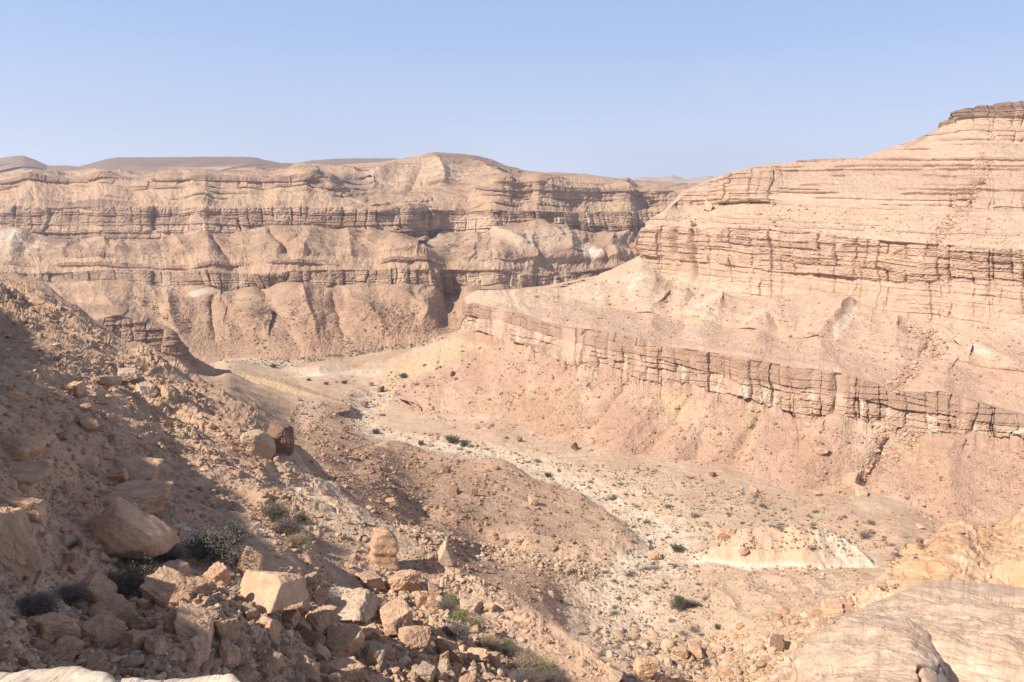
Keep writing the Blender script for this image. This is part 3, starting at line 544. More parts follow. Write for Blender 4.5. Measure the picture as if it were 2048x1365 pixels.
    col = mixc(col, C_WHITE * 1.05, sst(.3, 1.5, qm) * sst(1610, 1660, px + .5 * (1110 - py)) * (.6 + 1.1 * fbm((px - py) / 14, (px + py) / 90, 3, 77)) * .9)
    col = blobs(col, px, py, [(520, 765, 60, 14, 20, C_YEL, 0.57), (590, 770, 40, 12, 20, C_YEL, 0.42), (1530, 1240, 80, 22, -10, C_YEL, 0.30), (1600, 1280, 60, 20, -20, C_YEL, 0.36), (1480, 1300, 50, 20, -30, C_LIGHT, .6),
        (1700, 1060, 120, 14, 5, C_ORG * 1.15, .35), (1560, 1200, 140, 26, 0, C_PINK * 1.1, .5)], 57)
    col = col * (1 + .10 * v2[..., None])
    make_sheet('canyon_floor', P, col, M_MID, kind='structure')
ground()

# ------------------------------------------------------------------ spur on the left, its dark ledge and shaded flank
def spur():
    L = [
     ([(-200, 860, 235), (100, 850, 240), (300, 850, 245), (420, 850, 252), (520, 850, 262), (600, 840, 272), (700, 822, 284)], qi(10), {'tal': 1}),
     ([(-200, 800, 260), (100, 790, 262), (300, 790, 268), (380, 790, 272), (450, 795, 276), (520, 806, 282), (600, 808, 290), (700, 812, 292)], qi(120), {'tal': 1}),
     # foot of the ledge
     ([(-200, 690, 275), (60, 690, 280), (180, 686, 286), (240, 684, 288), (300, 700, 290), (345, 712, 292), (362, 717, 296), (385, 733, 304), (430, 757, 306), (500, 772, 306), (560, 782, 304), (620, 800, 300), (700, 811, 296)], qi(70), {'cliff': 1, 'strata': .5}),
     ([(-200, 640, 280), (60, 640, 285), (180, 642, 290), (235, 630, 292), (260, 636, 293), (300, 650, 295), (338, 662, 297), (352, 672, 299), (362, 690, 302), (385, 716, 308), (430, 742, 310), (500, 752, 312), (560, 766, 310), (620, 787, 304), (700, 809, 298)], qi(36), {'strata': .7, 'tal': .4}),
     ([(-200, 604, 305), (60, 604, 310), (140, 604, 312), (200, 610, 312), (235, 612, 311), (262, 622, 309), (300, 638, 307), (338, 655, 305), (352, 667, 304), (362, 687, 306), (385, 713, 312), (430, 738, 314), (500, 744, 318), (560, 757, 316), (620, 779, 310), (700, 807, 301)], qi(2), {'tal': 1}),
    ]
    px, py, Y, w = level_grid(-200, 700, qi(900), L, 2)
    P = world(px, py, Y); s = arclen(P, P.shape[0] // 2); z = P[..., 2]; s = s + 0 * z; q = upslope(P)
    n = normals(P); n = blur(n, 12, 8); n /= np.linalg.norm(n, axis=-1, keepdims=True); nh = n.copy(); nh[..., 2] *= .2
    live = blur1(sst(.02, .12, np.abs(np.gradient(py, axis=0))), 3, 0) * sst(440, 360, px)
    d1, ci, ki = cliff_disp(s, z, 6., 320, 2.2, 1.2); d2, led, hard = strata_disp(s, z, 3, 340, 2.2); d3, g = talus_disp(s, q, 16, 360, 2.2)
    cl, st, ta = [blur1(w[k] + 0 * z, 2, 0) for k in ('cliff', 'strata', 'tal')]
    P = P + nh * ((d1 * cl + d2 * st) * live + d3 * ta)[..., None] + n * (.22 * fbm(s / 1.8, q / 1.8, 4, 362, .65))[..., None]
    v1 = fbm(px / 60, py / 30, 4, 381); v2 = fbm(s / 3, z / 1.5, 4, 382, .6)
    col = np.broadcast_to(C_TAL, P.shape); col = mixc(col, C_TALD, ta * (.55 + .5 * v1)); col = mixc(col, C_VAR * 1.1, cl * live * (.6 + .5 * v2)); col = mixc(col, C_VAR * 1.1, st * led * live * .6)
    col = blobs(col, px, py, [(520, 765, 75, 15, 18, C_YEL, 0.60), (590, 785, 60, 10, 20, C_YEL, 0.48)], 58)
    col = col * (1 + .1 * v2[..., None])
    P, col = add_back(P, col, 10, 60, 55)
    make_sheet('spur', P, col, M_MID, smooth=False, kind='structure')
spur()

# ------------------------------------------------------------------ near hillside
HC = [(0, 545, 85), (120, 598, 76), (240, 685, 64), (340, 718, 60), (440, 785, 57), (523, 845, 52), (605, 930, 47), (700, 1003, 42), (790, 1066, 37), (905, 1140, 31), (1000, 1182, 27), (1108, 1246, 24), (1186, 1300, 21), (1250, 1355, 19), (-300, 450, 90), (-300, 700, 30), (-300, 1000, 11), (-300, 1365, 6.5),
  (0, 700, 40), (0, 900, 17), (0, 1100, 12), (0, 1250, 8.5), (0, 1365, 7.2), (150, 800, 33), (150, 1000, 19.5), (300, 800, 43), (300, 950, 29), (300, 1080, 19.5), (250, 1180, 13.8), (300, 1250, 11), (300, 1365, 9), (450, 900, 38), (450, 1000, 29), (450, 1090, 21), (450, 1200, 13.5), (450, 1365, 10.5),
  (600, 1000, 36), (600, 1100, 24), (600, 1200, 17), (600, 1365, 12.5), (750, 1150, 26), (750, 1250, 18), (750, 1365, 14), (900, 1200, 24), (900, 1300, 18.5), (950, 1365, 17), (1050, 1300, 21), (1100, 1365, 18.5), (1320, 1480, 16), (600, 1480, 10), (0, 1480, 6)]
HTPS = tps(HC)
CREST = [(-400, 600), (-200, 560), (0, 548), (78, 567), (129, 602), (187, 645), (242, 685), (300, 697), (350, 722), (390, 759), (449, 790), (523, 845), (575, 895), (605, 930), (658, 969), (729, 1027), (790, 1066), (854, 1100), (905, 1140), (990, 1176), (1108, 1246), (1186, 1300), (1244, 1351), (1330, 1420), (1400, 1480)]
def hillside():
    nc, nr = qi(1750), qi(900)
    px = np.linspace(-400, 1340, nc); top, = lerp_pts(CREST, px); top = blur1(top[None], 6, 1)[0] + 8 * fbm(px / 34, px * 0, 5, 400, .6)
    t = np.linspace(0, 1, nr)[:, None] ** .9; py = 1500 * (1 - t) + top * t; px = np.broadcast_to(px, py.shape)
    cx = np.linspace(-400, 1340, 175); cy = np.linspace(1500, 400, 111); gx, gy = np.meshgrid(cx, cy); iv = 1 / HTPS(gx, gy)
    fx = (px + 400) / 10.; fy = (1500 - py) / 10.; i = np.clip(fx.astype(int), 0, 173); j = np.clip(fy.astype(int), 0, 109); fx = fx - i; fy = fy - j
    Y = 1 / ((iv[j, i] * (1 - fx) + iv[j, i + 1] * fx) * (1 - fy) + (iv[j + 1, i] * (1 - fx) + iv[j + 1, i + 1] * fx) * fy)
    P = world(px, py, Y); X, Yw = P[..., 0], P[..., 1]
    n = normals(P); n = blur(n, 14, 14); n /= np.linalg.norm(n, axis=-1, keepdims=True)
    sc = np.clip(Yw / 30, .35, 2)
    edge = sst(0, .06, 1 - t)                       # calm at the crest so its outline stays
    # ribs that run down the slope, to the right and towards the viewer
    a = (X * .80 - Yw * .25); b = (X * .30 + Yw * .95)
    rib = ridged(b / 9 + .5 * fbm(a / 9, b / 9, 3, 401), a / 30, 4, 402)
    und = fbm(X / 7, Yw / 7, 4, 403)
    i1, e1, f1 = cells1(b / 2.6 + .6 * fbm(a / 3, b / 3, 3, 404), 405)
    slab = (r1(i1, 406) - .5) + .6 * (f1 > .55)
    white = np.clip(blob_mask(px, py, 690, 1060, 190, 52, 38), 0, 1)
    coarse = sst(-.05, .3, fbm(px / 70, py / 50, 3, 408))
    d = (.8 * rib + .55 * und) * (sc ** .7) + .22 * slab * sc * white * (.4 + fbm(X / 2, Yw / 2, 3, 407))
    rough = fbm(X / 1.1, Yw / 1.1, 5, 409, .64); r2_ = ridged(X / .5, Yw / .5, 3, 411)
    d = d + (.25 * rough + .10 * r2_) * (.5 + .8 * coarse) * sc ** .6 * (1 - .6 * white)
    lower = sst(1100, 1180, py)
    d = d - .35 * lower
    P = P + n * (d * (.25 + .75 * edge))[..., None]
    v1 = fbm(px / 90, py / 60, 4, 421); v2 = fbm(X / .8, Yw / .8, 4, 422, .65)
    col = np.broadcast_to(C_TAL * 1.1, P.shape); col = mixc(col, C_TALD * 1.25, .35 + .8 * v1); col = mixc(col, C_LIGHT * .95, .7 * coarse * sst(-.2, .4, v2) * .6)
    col = mixc(col, C_LIGHT * 1.03, white * (.75 + .5 * v2)); col = mixc(col, C_CLF, lower * .5)
    col = blobs(col, px, py, [(340, 875, 40, 40, 0, C_YEL * .95, .5), (545, 1090, 90, 26, 10, C_LIGHT, .6), (480, 1130, 50, 14, 20, C_WHITE, .5), (950, 1190, 110, 26, 36, C_LIGHT, .6), (360, 1080, 30, 14, 40, C_WHITE, .6), (60, 1120, 80, 40, 0, C_TAL * .8, .7)], 59)
    col = col * (1 + .13 * v2[..., None])
    # back of the ridge
    nb = qi(120); tb = (np.arange(1, nb + 1) / nb)[:, None]; topP = P[-1]
    dr = np.array([.72, .69]); run = 60 * tb; B = np.zeros((nb, P.shape[1], 3)); B[..., 0] = topP[None, :, 0] + dr[0] * run; B[..., 1] = topP[None, :, 1] + dr[1] * run
    B[..., 2] = topP[None, :, 2] - 62 * (tb ** .96) + (1.6 * fbm(B[..., 0] / 6, B[..., 1] / 6, 4, 430)) * sst(0, .1, tb)
    vb = fbm(B[..., 0] / 3, B[..., 1] / 3, 4, 431); cb = mixc(np.broadcast_to(C_TAL, B.shape), C_TALD, .5 + vb)
    P = np.concatenate([P, B]); col = np.concatenate([col, cb])
    make_sheet('hillside', P, col, M_NEAR, kind='structure')
def blob_mask(px, py, x, y, rx, ry, a, seed=61, k=.5):
    ca, sa = math.cos(R(a)), math.sin(R(a)); dx, dy = px - x, py - y
    q = ((dx * ca + dy * sa) / rx) ** 2 + ((-dx * sa + dy * ca) / ry) ** 2
    return sst(1.2, .6, np.sqrt(q) + k * fbm(px / 40, py / 26, 4, seed))
hillside()

# ------------------------------------------------------------------ sandstone outcrops at the lower right
def outcrop(name, x0, x1, top, bot, rows, seed, sc, colr, label, light=.5, crack=None, back=(8, 14), lump=1., rg=.0):
    nc = qi(int((x1 - x0) * .9)); px = np.linspace(x0, x1, nc); pt, Yt = lerp_pts(top, px); pb, Yb = lerp_pts(bot, px)
    pt = blur1(pt[None], 4, 1)[0]; nr = qi(rows); t = np.linspace(0, 1, nr)[:, None]
    py = pb * (1 - t) + pt * t + 5 * fbm(px / 40, px * 0, 5, seed) * t ** 5; k = t ** 2.6; Y = 1 / ((1 - k) / Yb + k / Yt) ; P = world(np.broadcast_to(px, py.shape), py, Y)
    px = np.broadcast_to(px, py.shape); X, Yw, z = P[..., 0], P[..., 1], P[..., 2]
    n = blur(normals(P), 10, 10); n /= np.linalg.norm(n, axis=-1, keepdims=True)
    a, b = X / sc, (z * 1.2 + Yw * .6) / sc; Q3 = P.reshape(-1, 3) / sc; sh_ = P.shape[:2]
    def N(k, sd, o=4): return n3(Q3, k, seed + sd, o).reshape(sh_)
    big = N(.55, 1, 3); med = N(1.6, 5, 4); fine_ = N(6, 9, 4); qf = (N(.9, 13, 4) + .5 * med) * 4.2; fl = np.floor(qf)
    ck = np.abs(N(.5, 17, 3)); ck2 = np.abs(N(1.7, 21, 3)); pit = sst(.2, .5, N(4, 25, 2)); rough_ = sst(-.1, .3, N(.4, 29, 2))
    d = sc * (lump * .34 * big + .03 * med + (.014 + .035 * rg) * fine_ + .012 * N(14, 33, 3) + (.004 + .03 * rg) * (fl + sst(0, .12, qf - fl)) * (.3 + rough_)
        - .09 * np.exp(-(ck / .008) ** 2) - .008 * np.exp(-(ck2 / .014) ** 2) * rough_ - .012 * pit * (.3 + rough_))
    P = P + n * (d * (.2 + .8 * sst(1, .93, t)))[..., None]
    v = N(1.8, 37, 5); col = mixc(np.broadcast_to(colr, P.shape), C_LIGHT * 1.05, light + .6 * v)
    col = mixc(col, C_ORG, sst(.15, .6, N(.8, 41, 4)) * .6); col = col * (1 + .16 * N(8, 45, 4)[..., None])
    P, col = add_back(P, col, 24, *back)
    return make_sheet(name, P, col, M_OUT, kind='structure' if label is None else None, label=label, cat='rock outcrop')
outcrop('rock_outcrop', 1720, 2350, [(1720, 1262, 30), (1745, 1215, 31), (1765, 1180, 32), (1800, 1152, 33), (1845, 1128, 33), (1862, 1140, 33), (1875, 1150, 33), (1884, 1085, 35), (1900, 1060, 36), (1925, 1042, 37), (1960, 1050, 37), (2000, 1038, 38), (2048, 1018, 38), (2350, 960, 38)],
        [(1720, 1330, 26), (1900, 1300, 26), (2350, 1300, 26)], 420, 500, 4.0, C_ORG * 1.12, 'rough orange brown rock mass above the smooth slabs at right edge', .35, back=(12, 30), lump=1.3, rg=1.3)
outcrop('rock_outcrop', 1600, 2350, [(1600, 1330, 15), (1640, 1266, 17), (1690, 1228, 18), (1756, 1197, 19), (1795, 1178, 20), (1834, 1165, 21), (1912, 1157, 22), (1990, 1168, 22), (2048, 1175, 22), (2350, 1205, 22)],
        [(1600, 1520, 12.5), (2350, 1520, 11.5)], 480, 520, 3.6, C_PINK * 1.25, 'broad smooth pale slab with a long crack at the lower right corner', .55, back=(4, 14), lump=.6, rg=.15)
outcrop('rock_outcrop', 1330, 1888, [(1330, 1475, 11), (1400, 1425, 11.5), (1470, 1385, 12), (1540, 1362, 12.5), (1585, 1345, 13), (1604, 1293, 13.5), (1640, 1262, 14), (1690, 1240, 14.3), (1756, 1232, 14.5), (1815, 1240, 14.5), (1848, 1262, 14.2), (1866, 1296, 13.6), (1876, 1345, 12.8), (1888, 1460, 11.5)],
        [(1330, 1560, 9.5), (1888, 1560, 9.5)], 420, 540, 2.6, C_PINK * 1.25, 'rounded pale sandstone dome in front of the cracked slab', .5, back=(1.6, 8), lump=.6, rg=.15)
outcrop('rock_outcrop', 1390, 1640, [(1390, 1385, 34), (1430, 1340, 35), (1470, 1312, 36), (1510, 1292, 37), (1540, 1284, 38), (1580, 1262, 40), (1610, 1246, 41), (1640, 1235, 42)],
        [(1390, 1480, 30), (1640, 1440, 30)], 240, 560, 3.2, C_YEL * 1.12, 'yellowish cream rock shoulder left of the rounded dome', .75, back=(14, 30), lump=.9, rg=.7)

# pale ledge right under the viewer
def ledge(x0, x1, top, seed, label):
    nc = qi(500); px = np.linspace(x0, x1, nc); pt, Yt = lerp_pts(top, px); pt = pt + 2.5 * fbm(px / 25, px * 0, 4, seed)
    rows = 90; t = np.linspace(0, 1, rows)[:, None]; Z = ray(px, pt)[1] * Yt
    Y = 1.2 + (Yt - 1.2) * t; P = np.zeros((rows, nc, 3)); P[..., 0] = ray(px, pt)[0] * Yt * np.ones_like(t); P[..., 1] = Y
    P[..., 2] = Z + .10 * (1 - t) ** 2 * 0 + .018 * fbm(P[..., 0] * 5, Y * 5, 5, seed + 1, .6) - .03 * sst(.85, 1, t)
    col = mixc(np.broadcast_to(C_WHITE, P.shape), C_LIGHT, .35 + .6 * fbm(P[..., 0] * 4, Y * 4, 4, seed + 2))
    # front edge drops away
    nb = 40; tb = (np.arange(1, nb + 1) / nb)[:, None]; T = P[-1]; B = np.zeros((nb, nc, 3)); B[..., 0] = T[None, :, 0] * (1 - .05 * tb); B[..., 1] = T[None, :, 1] + .25 * tb ** .5 - .5 * tb ** 2
    B[..., 2] = T[None, :, 2] - 1.4 * tb ** 1.5 + .02 * fbm(B[..., 0] * 4, B[..., 2] * 4, 3, seed + 4)
    P = np.concatenate([P, B]); col = np.concatenate([col, np.repeat(col[-1:], nb, 0)])
    make_sheet('rock_ledge', P, col, M_LEDGE, reg=False, label=label, cat='rock ledge')
M_LEDGE = rock_material('ledge_rock', .8, 28.0)
ledge(-500, 212, [(-500, 1330, 2.3), (-100, 1335, 2.3), (0, 1342, 2.3), (40, 1331, 2.3), (90, 1328, 2.3), (135, 1327, 2.3), (165, 1336, 2.25), (195, 1347, 2.2), (208, 1358, 2.15), (212, 1390, 2.1)], 600, 'pale sunlit rock ledge in the very bottom left corner')
ledge(196, 474, [(196, 1395, 2.1), (205, 1366, 2.15), (230, 1356, 2.2), (300, 1353, 2.2), (340, 1349, 2.25), (400, 1351, 2.25), (450, 1353, 2.2), (468, 1362, 2.15), (474, 1400, 2.1)], 610, 'second pale ledge at the bottom edge right of the corner ledge')

# ------------------------------------------------------------------ what the camera meets in each pixel (to set loose things down on the rock)
ZW, ZH = 1100, 760        # map covers px -76..2124, py -20..1500 at 2 px per cell
def build_map():
    big = np.full(ZW * ZH, 1e9); pos = np.zeros((ZW * ZH, 3))
    for nm, P in SHEETS:
        V = P.reshape(-1, 3); V = V[V[:, 1] > .5]; px, py = project(V); i = ((px + 76) / 2).astype(int); j = ((py + 20) / 2).astype(int)
        ok = (i >= 0) & (i < ZW) & (j >= 0) & (j < ZH); V = V[ok]; k = j[ok] * ZW + i[ok]; d = V[:, 1] * CP - V[:, 2] * SP
        o = np.argsort(-d, kind='stable'); k = k[o]; V = V[o]; d = d[o]
        tmp = np.full(ZW * ZH, 1e9); tmp[k] = d; tp = np.zeros((ZW * ZH, 3)); tp[k] = V
        m = tmp < big; big[m] = tmp[m]; pos[m] = tp[m]
    return big.reshape(ZH, ZW), pos.reshape(ZH, ZW, 3)
ZD, ZP = build_map()
def hit(px, py):
    """position and depth of the surface seen at a pixel"""
    i = int((px + 76) / 2); j = int((py + 20) / 2); i = min(max(i, 2), ZW - 3); j = min(max(j, 2), ZH - 3)
    for r in (1, 2, 4, 8, 16, 30):
        j0, i0 = max(j - r, 0), max(i - r, 0); w = ZD[j0:j + r + 1, i0:i + r + 1]; a = np.unravel_index(np.argmin(w), w.shape)
        if w.min() < 1e5: break
    return ZP[j0 + a[0], i0 + a[1]].copy(), float(w.min())

# ------------------------------------------------------------------ loose rocks
def ico(sub):
    t = (1 + 5 ** .5) / 2
    v = [(-1, t, 0), (1, t, 0), (-1, -t, 0), (1, -t, 0), (0, -1, t), (0, 1, t), (0, -1, -t), (0, 1, -t), (t, 0, -1), (t, 0, 1), (-t, 0, -1), (-t, 0, 1)]
    f = [(0, 11, 5), (0, 5, 1), (0, 1, 7), (0, 7, 10), (0, 10, 11), (1, 5, 9), (5, 11, 4), (11, 10, 2), (10, 7, 6), (7, 1, 8), (3, 9, 4), (3, 4, 2), (3, 2, 6), (3, 6, 8), (3, 8, 9), (4, 9, 5), (2, 4, 11), (6, 2, 10), (8, 6, 7), (9, 8, 1)]
    v = [np.array(q) / np.linalg.norm(q) for q in v]
    for _ in range(sub):
        cache = {}; nf = []
        def mid(a, b):
            k = (min(a, b), max(a, b))
            if k not in cache: m = v[a] + v[b]; v.append(m / np.linalg.norm(m)); cache[k] = len(v) - 1
            return cache[k]
        for a, b, c in f:
            x, y, z = mid(a, b), mid(b, c), mid(c, a); nf += [(a, x, z), (b, y, x), (c, z, y), (x, y, z)]
        f = nf
    return np.array(v), np.array(f, np.int32)
ICO = {k: ico(k) for k in (0, 1, 2, 4, 5)}
def poly_rock(planes, sub=4, p=16., rough=.03, seed=0, aspect=(1, 1, 1), k=3., layers=0):
    """rounded convex polyhedron |d|^-1 soft-min of planes (normal, distance)"""
    D, Fc = ICO[sub]; D = D.copy(); s = np.zeros(len(D))
    for n, d in planes:
        n = np.array(n, float); n /= np.linalg.norm(n); c = D @ n; s += np.where(c > 0, (np.maximum(c, 0) / d) ** p, 0)
    r = np.minimum(s ** (-1 / p), 3.)
    q = n3(D * r[:, None], k * .8, 740 + seed, 3) * 3; r = r * (1 + rough * n3(D * r[:, None], k, 700 + seed) + rough * .4 * n3(D * r[:, None], k * 4, 720 + seed) - rough * .5 * np.exp(-(np.abs(n3(D * r[:, None], k * .7, 760 + seed, 2)) / .035) ** 2) + rough * .22 * (np.floor(q) + sst(0, .12, q - np.floor(q))))
    V = D * r[:, None] * np.array(aspect)
    if layers:
        kk = (V[:, 2] + .1 * n3(V, 1, 730 + seed)) * layers; V[:, :2] *= (1 + .05 * np.sin(kk * 6.28)[:, None] + .04 * np.sin(kk * 15)[:, None])
    return V, Fc
def rand_planes(g, blocky=.5, n=9):
    P_ = []
    if g.random() < blocky:
        q = np.linalg.qr(g.normal(size=(3, 3)))[0] * .25 + np.eye(3)
        for a in range(3):
            for s in (-1, 1): P_.append((q[a] * s + g.normal(size=3) * .1, g.uniform(.5, .8)))
        for _ in range(n - 5): P_.append((g.normal(size=3), g.uniform(.72, 1.0)))
    else:
        for _ in range(n + 4): P_.append((g.normal(size=3), g.uniform(.5, .95)))
        for s in ((0, 0, -1), (1, 0, 0), (-1, 0, 0), (0, 1, 0), (0, -1, 0), (0, 0, 1)): P_.append((s, .95))
    return P_
M_BLK = rock_material('boulder_rock', 1., 5.0, dist=.2, base=((.66, .42, .265), (.54, .335, .21)), spread=.22)
M_DARKB = rock_material('varnished_boulder', 1., 5.0, dist=.2, base=((.33, .20, .13), (.25, .15, .10)), spread=.2)
M_PALE = rock_material('pale_boulder', 1., 5.0, dist=.2, base=((.62, .45, .31), (.54, .385, .26)), spread=.18)
PROTO = []
g = np.random.default_rng(11)
for k in range(16):
    asp = (g.uniform(.85, 1.15), g.uniform(.75, 1.05), g.uniform(.55, .95))
    V, Fc = poly_rock(rand_planes(g, .65, 11), 5, g.uniform(18, 50), .10, k, asp); V /= (np.ptp(V[:, 0]) / 2)
    PROTO.append([V, Fc, None])
def proto_mesh(k, mat):
    key = (k, mat.name)
    if key not in PM: PM[key] = mesh_arrays('rock', PROTO[k][0], PROTO[k][1], None, True, mat)
    return PM[key]
PM = {}
OCC = []
def put_rock(px, py, w, label, name='boulder', cat='boulder', group=None, mat=None, k=None, rot=None, h=None, embed=.3, V=None, Fc=None, tilt=.35, depth=None):
    """rock whose middle is at the pixel, w pixels wide"""
    p, d = hit(px, py + .3 * w)
    if V is not None: V = V / (np.ptp(V[:, 0]) / 2)
    if V is not None: me = mesh_arrays(name, V, Fc, None, True, mat or M_BLK)
    else:
        k = rng.integers(len(PROTO)) if k is None else k; me = proto_mesh(int(k), mat or M_BLK)
    s = w * d / F / 2
    o = link(name, me, label=label, cat=cat, group=group)
    zs = 1.
    if h: zz = (V if V is not None else PROTO[int(k)][0])[:, 2]; zs = h / w * 2 / np.ptp(zz) * 1.05
    o.scale = (s, s, s * zs)
    zmin = (V if V is not None else PROTO[int(k)][0])[:, 2].min() * zs
    o.location = (p[0], p[1] + s * .3, p[2] - zmin * s * (1 - embed) - s * .10)
    if rot is None: o.rotation_euler = (rng.normal() * tilt, rng.normal() * tilt, rng.uniform(0, 6.28))
    else: o.rotation_euler = rot
    OCC.append((px, py, w)); return o

# the notable ones, one by one
g = np.random.default_rng(21)
V, Fc = poly_rock([((-.15, -1, .38), .72), ((.35, -.8, .5), .80), ((-.62, -.3, .70), .56), ((.50, .1, .80), .56), ((-.9, -.1, -.15), 1.02), ((.95, -.1, -.1), 1.0), ((0, .9, .4), .6), ((0, 0, -1), .40), ((.1, -.5, -.8), .55), ((.7, -.5, -.5), .9)], 5, 26, .07, 31, (1, .8, 1), k=2.2)
put_rock(237, 1050, 192, 'largest dark brown boulder, roof shaped, in the shade at left', mat=M_BLK, V=V, Fc=Fc, h=112, rot=(0, 0, 0), embed=.12)
V, Fc = poly_rock([((-.30, -.62, .62), .52), ((.85, -.35, .1), .62), ((-.8, -.2, .3), .80), ((.1, .3, .95), .66), ((.3, -.3, -.9), .6), ((0, 1, 0), .6), ((.62, -.1, .75), .72), ((-.5, -.2, -.8), .8)], 5, 40, .05, 32, (1.05, .8, .9), k=2.6)
put_rock(538, 1184, 148, 'biggest sunlit angular block with a flat cream face in the rubble', V=V, Fc=Fc, h=92, rot=(0, 0, 0), embed=.15, mat=M_BLK)
V, Fc = poly_rock(rand_planes(g, .5, 9), 5, 22, .08, 33, (1, .9, .85))
put_rock(517, 885, 74, 'rounded pale boulder perched on the ridge, left of a pair', V=V, Fc=Fc, h=58, rot=(0, .25, .4), mat=M_PALE)
V, Fc = poly_rock([(v_, .8) for v_ in ((1, .1, .1), (-1, 0, .2), (0, 1, 0), (.1, -1, .1), (0, .1, 1), (0, 0, -1))] + [((.8, -.5, .7), .86), ((-.7, -.6, .8), .84), ((.6, .7, .6), .9), ((-.6, .5, -.7), .9), ((.3, -.9, -.6), .88)], 5, 12, .07, 34, (.9, .9, 1.0))
put_rock(560, 880, 60, 'dark rounded boulder perched on the ridge, right of a pair', V=V, Fc=Fc, h=62, rot=(0, .2, .3), mat=M_DARKB)
V, Fc = poly_rock([((-1, 0, .1), .55), ((1, 0, 0), .6), ((0, -1, .1), .55), ((0, 1, 0), .55), ((0, 0, -1), 1.0), ((-.3, 0, 1), .95), ((.7, 0, .7), .85), ((-.8, -.3, -.4), .8)], 5, 10, .05, 35, (1, .9, 1.15), k=2, layers=.9)
put_rock(768, 1112, 58, 'brown layered rock pillar with a cap at the foot of the pale slope', 'rock_pillar', 'rock pillar', V=V, Fc=Fc, h=84, rot=(0, .06, .3), mat=M_BLK, embed=.3)
V, Fc = poly_rock([((-.7, -.3, .55), .5), ((.9, -.2, .2), .45), ((.2, -.9, .1), .5), ((0, 1, 0), .5), ((0, 0, -1), .9), ((-.9, 0, -.3), .6), ((.3, 0, 1), 1.1)], 5, 14, .04, 36, (.9, .8, 1.2))
put_rock(893, 1117, 34, 'pointed standing stone casting a long shadow down the slope', V=V, Fc=Fc, h=46, rot=(0, -.15, 0), mat=M_PALE, embed=.08)
V, Fc = poly_rock([((-.75, -.25, .55), .42), ((.55, -.5, .6), .50), ((.9, 0, -.1), .8), ((-.9, 0, -.2), .8), ((0, 1, .2), .5), ((0, 0, -1), .5), ((0, -1, 0), .6)], 5, 30, .06, 37, (1, .8, 1.1))
put_rock(490, 1124, 62, 'triangular pointed slab with a pale left edge behind the biggest block', V=V, Fc=Fc, h=56, rot=(0, 0, 0), mat=M_BLK)
V, Fc = poly_rock([((-.55, -.3, .75), .45), ((.7, -.4, .5), .5), ((.9, 0, -.1), .9), ((-.9, 0, -.2), .9), ((0, 1, .2), .5), ((0, 0, -1), .5), ((0, -1, 0), .6)], 5, 26, .08, 38, (1, .8, 1))
put_rock(180, 1172, 84, 'dark pyramid shaped rock with its tip just lit, among shaded shrubs', V=V, Fc=Fc, h=64, rot=(0, 0, 0))
